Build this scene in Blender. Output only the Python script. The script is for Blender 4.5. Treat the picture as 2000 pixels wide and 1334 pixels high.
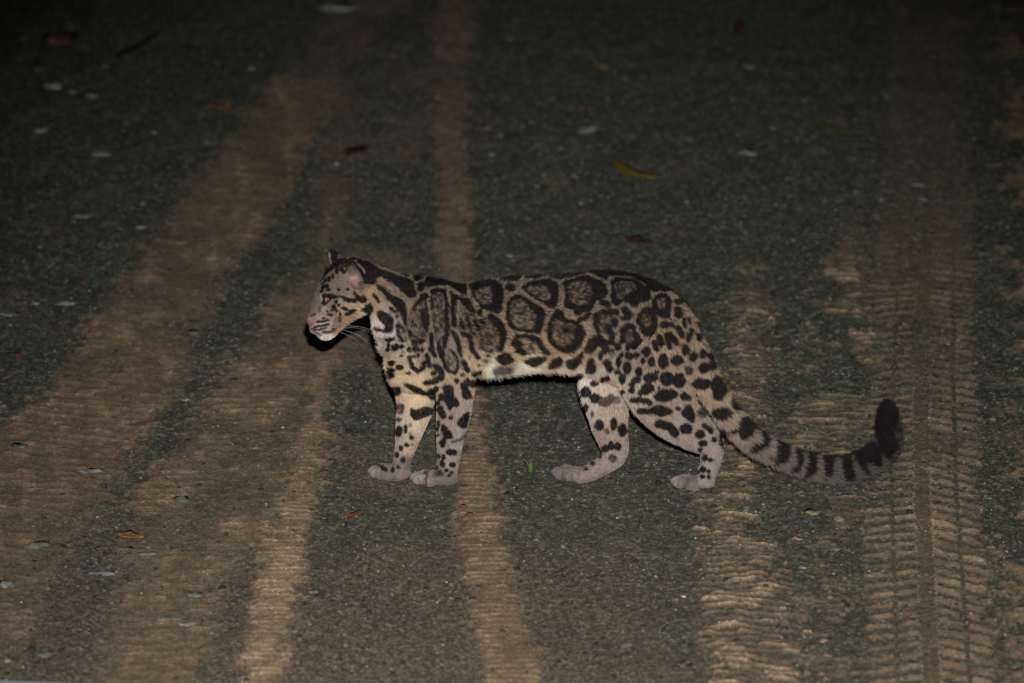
import bpy, bmesh, math, random
import numpy as np
from mathutils import Vector
from mathutils.bvhtree import BVHTree

random.seed(7)
rng = np.random.default_rng(7)
sc = bpy.context.scene
for o in list(bpy.data.objects):
    bpy.data.objects.remove(o, do_unlink=True)
col = sc.collection

# ------------------------------------------------------------------ camera
PITCH = math.radians(16.6)
CAM = np.array([0.0, -11.19, 3.681])
FPX = 10000.0                                   # 180 mm on a 36 mm sensor
cd = bpy.data.cameras.new('camera')
cd.sensor_width = 36.0
cd.lens = 180.0
cd.clip_end = 2000.0
cd.dof.use_dof = True
cd.dof.focus_distance = 11.75
cd.dof.aperture_fstop = 3.2
cam = bpy.data.objects.new('camera', cd)
cam.location = CAM
cam.rotation_euler = (math.pi / 2 - PITCH, 0, 0)
col.objects.link(cam)
sc.camera = cam

# ------------------------------------------------------------------ night sky
w = bpy.data.worlds.new('World')
sc.world = w
w.use_nodes = True
nt = w.node_tree
sky = nt.nodes.new('ShaderNodeTexSky')
sky.sky_type = 'NISHITA'
sky.sun_disc = False
sky.sun_elevation = math.radians(-4.0)
sky.sun_rotation = math.radians(180)
nt.links.new(sky.outputs[0], nt.nodes['Background'].inputs[0])
nt.nodes['Background'].inputs[1].default_value = 0.1

# the photographer's flash, a hand's breadth above the lens
fl = bpy.data.lights.new('camera_flash', 'SPOT')
fl.energy = 5350.0
fl.color = (1.0, 0.972, 0.945)
fl.shadow_soft_size = 0.035
fl.spot_size = math.radians(21)
fl.spot_blend = 1.0
flo = bpy.data.objects.new('camera_flash', fl)
flo.location = (0.07, -11.22, 3.681 + 0.33)
aim = Vector((0.08, -0.85, 0.0))
flo.rotation_euler = (aim - flo.location).to_track_quat('-Z', 'Y').to_euler()
col.objects.link(flo)

sc.view_settings.view_transform = 'Standard'
sc.view_settings.look = 'None'
sc.view_settings.exposure = 0.0
sc.view_settings.gamma = 1.0
sc.view_settings.use_curve_mapping = False
sc.render.engine = 'CYCLES'

# ------------------------------------------------------------------ helpers
FW = np.array([0, math.cos(PITCH), -math.sin(PITCH)])
UP = np.array([0, math.sin(PITCH), math.cos(PITCH)])
RT = np.array([1.0, 0, 0])

def ray(px, py):
    return FW * FPX + RT * (px - 1000.0) + UP * (667.0 - py)

def P(px, py, Y):
    """world point at depth Y"""
    d = ray(px, py)
    return CAM + d * ((Y - CAM[1]) / d[1])

def G(px, py, z=0.0):
    """world point on the ground"""
    d = ray(px, py)
    return CAM + d * ((z - CAM[2]) / d[2])

MPP = 11.78 / FPX                               # metres per photo pixel at the animal

def s2l(c):
    c = np.asarray(c, float) / 255.0
    return np.where(c <= 0.04045, c / 12.92, ((c + 0.055) / 1.055) ** 2.4)

def hash2(ix, iy, seed):
    h = (ix.astype(np.int64) * 374761393 + iy.astype(np.int64) * 668265263 + seed * 1442695041) & 0x7fffffff
    h = ((h ^ (h >> 13)) * 1274126177) & 0x7fffffff
    return ((h ^ (h >> 16)) & 0xffff) / 65535.0

def noise(x, y, seed=0):
    ix = np.floor(x); iy = np.floor(y)
    fx = x - ix; fy = y - iy
    fx = fx * fx * (3 - 2 * fx); fy = fy * fy * (3 - 2 * fy)
    a = hash2(ix, iy, seed); b = hash2(ix + 1, iy, seed)
    c = hash2(ix, iy + 1, seed); d = hash2(ix + 1, iy + 1, seed)
    return (a * (1 - fx) + b * fx) * (1 - fy) + (c * (1 - fx) + d * fx) * fy

def fbm(x, y, seed=0, n=3):
    t = 0; amp = 0.5; s = 0
    for k in range(n):
        t = t + amp * noise(x * 2 ** k, y * 2 ** k, seed + 17 * k); s += amp; amp *= 0.5
    return t / s

def sstep(a, b, x):
    t = np.clip((x - a) / (b - a), 0, 1)          # a > b gives a falling step
    return t * t * (3 - 2 * t)

def mat(name, rough=0.8, spec=0.3):
    m = bpy.data.materials.new(name)
    m.use_nodes = True
    b = m.node_tree.nodes['Principled BSDF']
    b.inputs['Roughness'].default_value = rough
    b.inputs['Specular IOR Level'].default_value = spec
    return m, m.node_tree, b

def mesh_np(name, V, F, m=None, smooth=True):
    me = bpy.data.meshes.new(name)
    V = np.asarray(V, np.float32); F = np.asarray(F, np.int32)
    n = F.shape[1]
    me.vertices.add(len(V)); me.vertices.foreach_set('co', V.ravel())
    me.loops.add(F.size); me.loops.foreach_set('vertex_index', F.ravel())
    me.polygons.add(len(F))
    me.polygons.foreach_set('loop_start', np.arange(0, F.size, n, dtype=np.int32))
    if smooth:
        me.polygons.foreach_set('use_smooth', np.ones(len(F), bool))
    me.update(calc_edges=True)
    if m: me.materials.append(m)
    return me

def link(name, data, parent=None, label=None, cat=None, group=None, kind=None, loc=None):
    o = bpy.data.objects.new(name, data)
    col.objects.link(o)
    if parent is not None: o.parent = parent
    if loc is not None: o.location = loc
    if label: o['label'] = label
    if cat: o['category'] = cat
    if group: o['group'] = group
    if kind: o['kind'] = kind
    return o

def vcol(me, name, rgb):
    a = me.attributes.new(name, 'FLOAT_COLOR', 'POINT')
    c = np.ones((len(rgb), 4), np.float32); c[:, :3] = rgb
    a.data.foreach_set('color', c.ravel())

def vfloat(me, name, v):
    a = me.attributes.new(name, 'FLOAT', 'POINT')
    a.data.foreach_set('value', np.asarray(v, np.float32))

# ------------------------------------------------------------------ road surface
# each mud streak: photo rows and left / right edges, carried to the ground plane
def streak(rows):
    r = sorted(rows, key=lambda t: -t[0])       # near to far
    Y = []; L = []; R = []
    for y, a, b in r:
        g = G(a, y); h = G(b, y)
        Y.append(g[1]); L.append(g[0]); R.append(h[0])
    return np.array(Y), np.array(L), np.array(R)

T1 = streak([(1500, -520, -60), (1334, -330, 15), (1220, -200, 62), (1080, -160, 125), (957, -60, 215), (860, -20, 268), (807, 30, 300), (755, 95, 348),
             (685, 150, 378), (622, 188, 402), (555, 240, 432), (506, 278, 466), (457, 315, 506), (440, 322, 520),
             (363, 372, 562), (306, 424, 588), (247, 468, 622), (183, 521, 650), (123, 580, 690), (0, 660, 790), (-150, 720, 850)])
T2 = streak([(1500, 190, 370), (1334, 200, 385), (1237, 215, 415), (1130, 245, 445), (1045, 252, 520), (957, 268, 600), (905, 312, 628), (888, 350, 632), (832, 378, 645),
             (772, 413, 645), (720, 450, 655), (667, 482, 690), (597, 538, 700), (500, 604, 700), (440, 614, 690), (370, 618, 680),
             (300, 625, 680), (180, 660, 690), (0, 700, 740), (-150, 760, 800)])
S1 = streak([(1500, 430, 535), (1332, 465, 549), (1255, 479, 560), (1185, 490, 577), (1087, 507, 588), (1024, 539, 602), (940, 560, 623),
             (870, 580, 630), (800, 600, 640), (700, 620, 645), (600, 640, 650)])
MM = streak([(1500, 985, 1110), (1332, 947, 1070), (1255, 932, 1030), (1185, 920, 1017), (1115, 914, 1000), (1045, 900, 982), (957, 891, 975),
             (887, 902, 954), (760, 905, 944), (600, 870, 925), (507, 856, 919), (370, 856, 909), (234, 845, 904), (78, 854, 923), (0, 858, 930), (-150, 862, 945)])
R1 = streak([(1500, 1395, 1640), (1332, 1384, 1590), (1290, 1380, 1580), (1220, 1377, 1531), (1150, 1375, 1527), (1080, 1376, 1496), (1027, 1373, 1470),
             (950, 1377, 1464), (860, 1392, 1462), (733, 1420, 1492), (605, 1432, 1498), (540, 1440, 1490), (480, 1445, 1470)])
RM = streak([(1500, 1600, 1690), (1334, 1560, 1690), (1200, 1530, 1685), (950, 1475, 1680), (880, 1500, 1690), (790, 1560, 1700), (700, 1575, 1700), (600, 1590, 1700), (500, 1612, 1690), (430, 1640, 1690), (300, 1680, 1700)])
R2 = streak([(1500, 1705, 1965), (1332, 1695, 1944), (950, 1688, 1912), (700, 1698, 1903), (500, 1712, 1900), (300, 1730, 1893), (0, 1745, 1890), (-150, 1750, 1890)])
R3 = streak([(1500, 1960, 2500), (1334, 1975, 2400), (1150, 1970, 2330), (900, 2010, 2300), (500, 1975, 2250), (0, 1960, 2150), (-150, 1960, 2150)])
WASH = streak([(1500, 560, 960), (1334, 575, 950), (1100, 600, 905), (1000, 640, 850), (960, 680, 760), (940, 700, 720)])
OLV = streak([(620, 660, 860), (500, 690, 858), (400, 690, 858), (330, 700, 850), (250, 760, 850), (150, 800, 850), (0, 830, 860)])

def inside(S, X, Y, soft, warp):
    l = np.interp(Y, S[0], S[1]); r = np.interp(Y, S[0], S[2])
    d = np.minimum(X - l, r - X) + warp
    return sstep(-soft, soft, d), (X - l) / (r - l)

def rows_amt(S, Y, pts):
    """strength along the streak, by photo row"""
    ys = [G(1000, p[0])[1] for p in pts]; v = [p[1] for p in pts]
    o = np.argsort(ys)
    return np.interp(Y, np.array(ys)[o], np.array(v)[o])

def surface(X, Y):
    """height, mud cover, mud tone, dust for points of the road"""
    big = fbm(X * 2.2, Y * 1.6, 3) - .5
    med = fbm(X * 11, Y * 8, 5) - .5
    fin = fbm(X * 45, Y * 34, 9, 2) - .5
    gr = noise(X * 130, Y * 100, 21) - .5
    warp = med * .045 + fin * .075 + gr * .05
    patch = fbm(X * 5, Y * 3.2, 31)
    patch2 = fbm(X * 16, Y * 10, 37)
    mud = np.zeros_like(X); tone = np.full_like(X, .5); h = np.zeros_like(X)
    wob = (fbm(X * 9, Y * 9, 41) - .5)
    lane = fbm(X * 26 + Y * 3.5, Y * 1.1, 45)          # lengthwise drag marks of the tyres
    lane2 = fbm(X * 30 - Y * 1.5, Y * 1.1, 46)

    def add(m, t, hh):
        nonlocal mud, tone, h
        tone = tone * (1 - m) + t * m
        mud = np.maximum(mud, m); h = np.maximum(h, m * hh)

    def ribs(period, slope, jit, sharp, k):
        ph = (Y + slope * X + wob * jit) / period
        s = .5 + .5 * np.sin(2 * np.pi * ph)
        brk = noise(X * 14 + k * 7.1, np.floor(ph + .25) * 3.7, 50 + k) * sstep(.25, .6, noise(X * 22 + k, Y * 22, 53 + k))
        return sstep(.5 - sharp, .5 + sharp, s) * (.35 + .65 * brk)

    # broad left track
    m, u = inside(T1, X, Y, .035, warp)
    r = ribs(.046, .22, .05, .28, 1)
    c = .48 + .52 * sstep(.32, .52, patch)
    c = c * rows_amt(T1, Y, [(1334, .62), (1100, .75), (900, .95), (500, .95), (250, .85), (120, .62), (0, .42)])
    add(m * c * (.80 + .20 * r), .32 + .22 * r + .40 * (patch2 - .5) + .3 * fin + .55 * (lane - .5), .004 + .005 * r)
    # second track
    m, u = inside(T2, X, Y, .035, warp)
    r = ribs(.044, -.10, .05, .26, 2)
    c = .34 + .66 * sstep(.33, .52, patch)
    c = c * rows_amt(T2, Y, [(1334, .75), (1150, .7), (1080, .9), (700, 1), (560, .55), (470, .5), (300, .45), (150, .25), (0, .15)])
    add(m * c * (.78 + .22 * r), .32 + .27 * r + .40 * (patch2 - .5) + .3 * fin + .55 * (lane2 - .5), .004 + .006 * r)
    # fine ribbed bright strip
    m, u = inside(S1, X, Y, .022, warp * .7)
    r = ribs(.0285, .02, .012, .35, 3)
    c = rows_amt(S1, Y, [(1500, 1), (1050, 1), (980, .8), (900, .75), (800, .7), (700, .4), (600, 0)])
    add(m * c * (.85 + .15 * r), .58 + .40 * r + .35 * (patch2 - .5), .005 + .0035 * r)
    # middle strip
    m, u = inside(MM, X, Y, .022, warp * .7)
    r = ribs(.031, .10 * np.sin(Y * 3), .03, .35, 4)
    c = rows_amt(MM, Y, [(1500, 1), (900, .95), (760, .85), (500, .65), (330, .6), (240, .6), (170, .4), (140, .25), (100, .5), (0, .55)])
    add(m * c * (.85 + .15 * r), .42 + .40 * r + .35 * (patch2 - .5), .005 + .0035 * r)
    # wrinkled right inner track
    m, u = inside(R1, X, Y, .03, warp * 1.3)
    r = ribs(.036, np.where(u < .4, -.10, .28), .075, .25, 5)
    c = rows_amt(R1, Y, [(1500, 1), (1200, 1), (1000, 1), (860, .95), (720, .95), (560, .7), (480, 0)])
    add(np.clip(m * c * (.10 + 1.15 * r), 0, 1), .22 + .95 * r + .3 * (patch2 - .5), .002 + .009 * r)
    m, u = inside(RM, X, Y, .03, warp * 1.5)
    r = ribs(.042, .06, .06, .25, 6)
    upr = rows_amt(RM, Y, [(880, 0), (800, 1), (300, 1)])
    c = np.maximum(sstep(.50, .66, patch2), (.15 + .75 * upr) * sstep(.45 - .17 * upr, .6 - .12 * upr, patch)) * rows_amt(RM, Y, [(1500, .45), (1100, .5), (950, .7), (850, 1.0), (700, 1.35), (520, 1.3), (420, .5), (300, 0)])
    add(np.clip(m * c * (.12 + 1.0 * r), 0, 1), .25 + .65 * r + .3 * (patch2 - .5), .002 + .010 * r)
    # clean lug print
    m, u = inside(R2, X, Y, .014, warp * .5)
    W = np.interp(Y, R2[0], R2[2] - R2[1])
    left = u < .49
    ph = np.where(left, (Y - .25 * u * W) / .066, (Y + .62 * (u - .55) * W) / .066 + .3) + wob * .18
    bar = .5 + .5 * np.sin(2 * np.pi * ph)
    bar = np.where(left, sstep(.42, .72, bar), sstep(.16, .42, bar))
    colm = np.ones_like(X)
    for g0, g1 in ((.225, .245), (.425, .44), (.555, .575), (.785, .81)):
        colm = colm * (1 - sstep(g0 - .008, g0, u) * (1 - sstep(g1, g1 + .008, u)))
    groove = sstep(.436, .45, u) * (1 - sstep(.548, .562, u))
    notch = (sstep(.415, .425, u) * (1 - sstep(.432, .442, u)) + sstep(.556, .566, u) * (1 - sstep(.58, .59, u))) * sstep(.35, .6, .5 + .5 * np.sin(2 * np.pi * Y / .024))
    blk = np.clip(bar * colm * (1 - groove), 0, 1) * (.62 + .38 * patch2) * (.78 + .22 * hash2(np.floor(ph), np.floor(u * 5), 77))
    blk = np.maximum(blk, notch * .9)
    c = rows_amt(R2, Y, [(1500, 1), (950, .95), (860, .75), (780, .75), (700, .85), (560, .80), (500, .5), (430, .34), (0, .22)])
    near = rows_amt(R2, Y, [(1500, 1), (1150, .9), (1000, .6), (900, .2), (700, 0)])
    wear = np.maximum(.62 + .38 * sstep(.34, .52, patch), near)
    blk = blk * np.maximum(.45 + .55 * sstep(.28, .46, fbm(X * 13, Y * 9, 83)), near * .9)
    far = rows_amt(R2, Y, [(600, 0), (450, 1)])
    cov = np.where(groove > .5, .55 * np.maximum(c, .2), .12 + .88 * blk) * (1 - far) + .7 * far
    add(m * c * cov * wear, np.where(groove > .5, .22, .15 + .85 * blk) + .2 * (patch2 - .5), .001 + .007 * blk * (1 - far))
    m, u = inside(R3, X, Y, .04, warp * 2)
    add(m * sstep(.46, .62, patch2) * .8, .5 + .3 * (patch2 - .5), .006)
    # thin wash of silt over the gravel, plus flash falloff painted in as silt
    m, u = inside(WASH, X, Y, .12, warp * 2)
    dust_and_falloff = m * .50 * sstep(.3, .6, patch)
    m, u = inside(OLV, X, Y, .08, warp * 2)
    dust_and_falloff = np.maximum(dust_and_falloff, m * .55 * sstep(.38, .6, patch))
    ny = rows_amt(R2, Y, [(1500, .65), (1334, .60), (1100, .38), (950, .18), (750, .06), (500, .0)])  # extra silt on near rows also paints in the flash's brighter foreground
    dust_and_falloff = np.maximum(dust_and_falloff, ny * (.6 + .8 * patch) * (1 - .65 * sstep(.15, .55, X)))
    dust_and_falloff = np.maximum(dust_and_falloff, .35 * sstep(.55, .75, patch2) * sstep(.45, .7, patch))
    hz = big * .016 + med * .007 + (1 - .75 * mud) * (fin * .008 + gr * .0045) + h - .002
    return hz, np.clip(mud + (gr * .25 + fin * .3) * mud, 0, 1), np.clip(tone + fin * .25, 0, 1), np.clip(dust_and_falloff, 0, 1)

xs = np.linspace(-2.3, 2.3, 921)
ys = np.concatenate([np.arange(-1.95, .7, .0068), np.arange(.7, 5.9, .0125)])
XX, YY = np.meshgrid(xs, ys)
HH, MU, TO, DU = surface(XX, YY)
edge = np.minimum(np.minimum(XX + 2.3, 2.3 - XX), np.minimum(YY + 1.95, YY.max() - YY))
HH = HH * sstep(0, .15, edge)
ny_, nx_ = XX.shape
idx = np.arange(ny_ * nx_).reshape(ny_, nx_)
F = np.stack([idx[:-1, :-1], idx[:-1, 1:], idx[1:, 1:], idx[1:, :-1]], -1).reshape(-1, 4)

def road_material():
    m, t, b = mat('muddy_gravel_road', .82, .25)
    N = t.nodes.new; L = t.links.new
    tc = N('ShaderNodeTexCoord')
    def nz(scale, det=3, rough=.6):
        n = N('ShaderNodeTexNoise'); n.inputs['Scale'].default_value = scale; n.inputs['Detail'].default_value = det
        n.inputs['Roughness'].default_value = rough
        L(tc.outputs['Object'], n.inputs['Vector']); return n.outputs['Fac']
    def ramp(src, stops):
        r = N('ShaderNodeValToRGB'); e = r.color_ramp.elements
        while len(e) < len(stops): e.new(.5)
        for k, (p, c) in enumerate(stops): e[k].position = p; e[k].color = (*c, 1)
        L(src, r.inputs['Fac']); return r.outputs['Color']
    def attr(n):
        a = N('ShaderNodeAttribute'); a.attribute_name = n; return a.outputs['Fac']
    def mix(f, a, c, mode='MIX'):
        x = N('ShaderNodeMix'); x.data_type = 'RGBA'; x.blend_type = mode
        if isinstance(f, float): x.inputs['Factor'].default_value = f
        else: L(f, x.inputs['Factor'])
        L(a, x.inputs['A'])
        if isinstance(c, tuple): x.inputs['B'].default_value = (*c, 1)
        else: L(c, x.inputs['B'])
        return x.outputs['Result']
    def vor(scale):
        v = N('ShaderNodeTexVoronoi'); v.inputs['Scale'].default_value = scale
        L(tc.outputs['Object'], v.inputs['Vector'])
        sp = N('ShaderNodeSeparateColor'); L(v.outputs['Color'], sp.inputs[0]); return sp.outputs[0]
    g1 = ramp(vor(190), [(.0, (.018, .019, .015)), (.45, (.046, .048, .039)), (.76, (.10, .102, .084)), (.92, (.21, .212, .18)), (1.0, (.42, .42, .37))])
    g2 = ramp(vor(85), [(.0, (.030, .031, .025)), (.6, (.062, .064, .053)), (.90, (.125, .123, .104)), (1.0, (.30, .29, .25))])
    gravel = mix(nz(60, 2), g1, g2)
    moss = ramp(nz(5, 3), [(.40, (.58, .62, .60)), (.62, (.74, .76, .65))])
    gravel = mix(1.0, gravel, moss, 'MULTIPLY')
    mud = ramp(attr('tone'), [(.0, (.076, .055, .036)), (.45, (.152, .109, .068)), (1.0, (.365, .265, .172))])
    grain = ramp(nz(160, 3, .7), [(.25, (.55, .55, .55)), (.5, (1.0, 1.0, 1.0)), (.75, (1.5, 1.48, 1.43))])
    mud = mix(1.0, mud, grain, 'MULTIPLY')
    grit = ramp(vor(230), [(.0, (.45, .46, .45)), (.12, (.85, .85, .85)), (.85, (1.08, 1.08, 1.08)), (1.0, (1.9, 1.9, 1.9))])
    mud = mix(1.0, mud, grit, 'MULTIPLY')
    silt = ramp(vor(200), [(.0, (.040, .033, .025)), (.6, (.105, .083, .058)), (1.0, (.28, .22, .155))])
    c = mix(attr('dust_and_falloff'), gravel, silt)
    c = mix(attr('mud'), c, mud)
    L(c, b.inputs['Base Color'])
    bp = N('ShaderNodeBump'); bp.inputs['Strength'].default_value = .55; bp.inputs['Distance'].default_value = .004
    L(nz(170, 3, .7), bp.inputs['Height']); L(bp.outputs[0], b.inputs['Normal'])
    b.inputs['Diffuse Roughness'].default_value = .8
    return m

road_m = road_material()
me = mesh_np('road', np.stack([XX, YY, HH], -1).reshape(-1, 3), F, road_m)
vfloat(me, 'mud', MU.ravel()); vfloat(me, 'tone', TO.ravel()); vfloat(me, 'dust_and_falloff', DU.ravel())
link('road', me, kind='structure')
# the land around the modelled stretch of road
gv = [(-600, -600, -.03), (600, -600, -.03), (600, 900, -.03), (-600, 900, -.03),
      (-2.3, -1.95, -.001), (2.3, -1.95, -.001), (2.3, float(ys[-1]), -.001), (-2.3, float(ys[-1]), -.001)]
me = mesh_np('ground', gv, [(0, 1, 5, 4), (1, 2, 6, 5), (2, 3, 7, 6), (3, 0, 4, 7)], road_m, False)
link('ground', me, kind='structure')

# ------------------------------------------------------------------ loose gravel
ICO_V = []; ICO_F = []
bm = bmesh.new(); bmesh.ops.create_icosphere(bm, subdivisions=1, radius=1.0)
bm.verts.ensure_lookup_table()
ICO_V = np.array([v.co[:] for v in bm.verts]); ICO_F = np.array([[v.index for v in f.verts] for f in bm.faces])
bm2 = bmesh.new(); bmesh.ops.create_icosphere(bm2, subdivisions=2, radius=1.0)
ICO2_V = np.array([v.co[:] for v in bm2.verts]); ICO2_F = np.array([[v.index for v in f.verts] for f in bm2.faces])
bm.free(); bm2.free()

def road_z(x, y):
    return surface(np.atleast_1d(np.asarray(x, float)), np.atleast_1d(np.asarray(y, float)))[0]

NP = 38000
px_ = rng.uniform(-2.1, 2.1, NP * 2); py_ = -1.8 + 7.4 * rng.random(NP * 2) ** 1.25
hz_, mu_, _, du_ = surface(px_, py_)
clump = fbm(px_ * 7, py_ * 5, 91)
keep = rng.random(NP * 2) < np.clip((1.05 - mu_ * 1.25) * (.35 + 1.0 * sstep(.35, .65, clump)), 0.02, 1)
px_, py_, hz_ = px_[keep][:NP], py_[keep][:NP], hz_[keep][:NP]
n = len(px_)
size = np.clip(rng.lognormal(math.log(.0026), .45, n), .0012, .0085)
pal = np.array([(.045, .047, .04), (.08, .084, .07), (.14, .142, .12), (.24, .24, .20), (.42, .42, .36), (.75, .74, .68), (.20, .145, .10), (.26, .15, .09)])
kind_ = rng.choice(8, n, p=[.27, .25, .18, .125, .07, .01, .075, .02])
pc = pal[kind_] * rng.uniform(.8, 1.2, (n, 1))
size = np.where(kind_ >= 4, np.minimum(size, .0028), size)
sq = np.stack([rng.uniform(.8, 1.35, n), rng.uniform(.8, 1.3, n), rng.uniform(.45, .85, n)], -1)
ang = rng.uniform(0, 6.283, n)
jit = 1 + .28 * (rng.random((n, len(ICO_V), 1)) - .5)
V = ICO_V[None] * jit * (sq * size[:, None])[:, None, :]
ca, sa = np.cos(ang)[:, None], np.sin(ang)[:, None]
Vx = V[..., 0] * ca - V[..., 1] * sa + px_[:, None]
Vy = V[..., 0] * sa + V[..., 1] * ca + py_[:, None]
Vz = V[..., 2] + (hz_ + size * .30)[:, None]
Vp = np.stack([Vx, Vy, Vz], -1).reshape(-1, 3)
Fp = (ICO_F[None] + (np.arange(n) * len(ICO_V))[:, None, None]).reshape(-1, 3)
stone_m, t, b = mat('loose_stone', .75, .3)
a = t.nodes.new('ShaderNodeAttribute'); a.attribute_name = 'tint'
nz_ = t.nodes.new('ShaderNodeTexNoise'); nz_.inputs['Scale'].default_value = 220
mx = t.nodes.new('ShaderNodeMix'); mx.data_type = 'RGBA'; mx.blend_type = 'MULTIPLY'; mx.inputs['Factor'].default_value = .6
t.links.new(a.outputs['Color'], mx.inputs['A']); t.links.new(nz_.outputs['Fac'], mx.inputs['B'])
t.links.new(mx.outputs['Result'], b.inputs['Base Color'])
me = mesh_np('gravel', Vp, Fp, stone_m, False)
vcol(me, 'tint', np.repeat(pc, len(ICO_V), 0))
link('gravel', me, kind='stuff', label='loose dark gravel scattered over the road', cat='gravel')

# ------------------------------------------------------------------ single stones
GREY = (.215, .22, .19); PALE = (.34, .345, .30); TAN = (.34, .25, .165); WHITE = (.80, .80, .76); DARK = (.05, .05, .047); OCH = (.31, .22, .135)
STONES = [  # photo x, y, width, height, colour, label
 (106, 174, 32, 10, PALE, 'longest pale stone of the cluster at the upper left edge'),
 (144, 181, 20, 8, GREY, 'small grey stone in the middle of the upper left cluster'),
 (180, 188, 28, 12, GREY, 'grey stone at the right end of the upper left cluster'),
 (79, 253, 28, 18, GREY, 'blunt bluish grey stone below the upper left cluster'),
 (77, 136, 26, 10, GREY, 'flat grey stone above the upper left cluster'),
 (136, 56, 20, 10, GREY, 'grey stone just above the pinkish brown leaf'),
 (48, 74, 15, 12, GREY, 'round grey stone left of the pinkish brown leaf'),
 (208, 130, 20, 14, GREY, 'dull grey stone below the dark twig'),
 (491, 134, 17, 12, GREY, 'lone grey stone at the dark verge of the broad left track'),
 (197, 300, 38, 8, GREY, 'long thin grey stone below the small white pebble at left'),
 (301, 258, 9, 9, WHITE, 'tiny bright white pebble alone in the dark upper left'),
 (658, 318, 9, 9, WHITE, 'tiny bright white pebble left of the dark red leaf'),
 (160, 421, 48, 9, GREY, 'long flat grey stone at left, above the white chips'),
 (275, 442, 26, 12, GREY, 'grey stone beside the edge of the broad left track'),
 (665, 19, 90, 15, GREY, 'wide flat grey stone at the top edge of the picture'),
 (995, 76, 13, 13, GREY, 'small grey stone nearest the top, right of the middle mud strip'),
 (1147, 250, 46, 26, (.22, .22, .22), 'broad dull grey stone above the yellow leaf'),
 (1094, 290, 15, 12, GREY, 'light grey stone left of the yellow leaf'),
 (1133, 394, 12, 11, PALE, 'pale pebble below and left of the yellow leaf'),
 (993, 497, 20, 14, GREY, 'pinkish grey stone just above the back of the cat'),
 (962, 302, 20, 14, GREY, 'grey stone right of the middle mud strip, level with the dark red leaf'),
 (1462, 130, 22, 12, GREY, 'lone light grey stone in the dark upper right'),
 (1462, 296, 38, 12, GREY, 'flat grey stone right of the yellow leaf'),
 (1798, 362, 26, 9, GREY, 'upper of two flat stones on the right tyre track'),
 (1799, 390, 24, 12, GREY, 'lower of two flat stones on the right tyre track'),
 (131, 593, 40, 8, PALE, 'bright pale chip, right one of the row at the left edge'),
 (68, 591, 22, 7, PALE, 'small pale chip, middle one of the row at the left edge'),
 (23, 613, 46, 8, PALE, 'thin pale chip touching the left edge of the picture'),
 (381, 650, 24, 12, GREY, 'dark grey stone between the two left tracks'),
 (458, 744, 24, 10, GREY, 'grey stone at the left rim of the second track'),
 (364, 780, 28, 7, GREY, 'thin grey stone below the gap between the left tracks'),
 (499, 874, 24, 6, GREY, 'thin grey stone in the middle of the second track'),
 (553, 835, 8, 7, WHITE, 'tiny white pebble in the second track left of the forepaws'),
 (35, 874, 30, 13, GREY, 'grey stone by the left edge, beside the track'),
 (175, 921, 50, 13, PALE, 'pale ragged stone in the broad left track'),
 (75, 1066, 56, 18, GREY, 'wide grey stone left of the orange leaf'),
 (354, 975, 36, 12, GREY, 'grey stone lying in the second track above the orange leaf'),
 (242, 1071, 40, 12, GREY, 'grey stone directly under the orange leaf'),
 (285, 1080, 34, 8, GREY, 'thin grey stone right of and below the orange leaf'),
 (196, 1115, 56, 8, (.24, .23, .24), 'long dark grey stone below the orange leaf'),
 (332, 1211, 42, 12, PALE, 'brightest flat stone at lower left, on the second track'),
 (366, 1219, 34, 9, PALE, 'flat pale stone touching the brightest one at its right'),
 (381, 1157, 40, 12, GREY, 'grey stone above the brightest flat stone at lower left'),
 (10, 1140, 26, 17, PALE, 'pale stone cut by the left edge near the bottom'),
 (15, 1290, 20, 17, PALE, 'pale stone in the bottom left corner above the slab'),
 (86, 1279, 40, 15, GREY, 'dull grey stone near the bottom left corner'),
 (612, 1152, 20, 12, GREY, 'grey stone right of the fine ribbed strip'),
 (718, 1262, 18, 13, GREY, 'largest pale stone on the gravel between the ribbed strips'),
 (990, 961, 22, 8, DARK, 'dark stone beside the middle strip, below the grass sprout'),
 (1336, 1167, 10, 5, WHITE, 'tiny white chip left of the wrinkled mud'),
 (1590, 1001, 30, 14, TAN, 'tan lump of dried mud below the curve of the tail'),
 (1638, 1015, 28, 13, TAN, 'tan lump of dried mud left of the lug print'),
 (1559, 1054, 26, 8, OCH, 'thin ochre clod right of the wrinkled mud'),
 (1568, 1110, 18, 10, TAN, 'small tan clod below the grey splinter'),
 (1640, 1073, 50, 9, GREY, 'long grey splinter of stone beside the lug print'),
 (1611, 1248, 28, 12, TAN, 'tan clod near the bottom, left of the lug print'),
 (1990, 1192, 28, 14, TAN, 'tan clod cut by the right edge of the picture'),
 (1947, 1112, 12, 7, TAN, 'small tan clod right of the lug print'),
]
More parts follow.
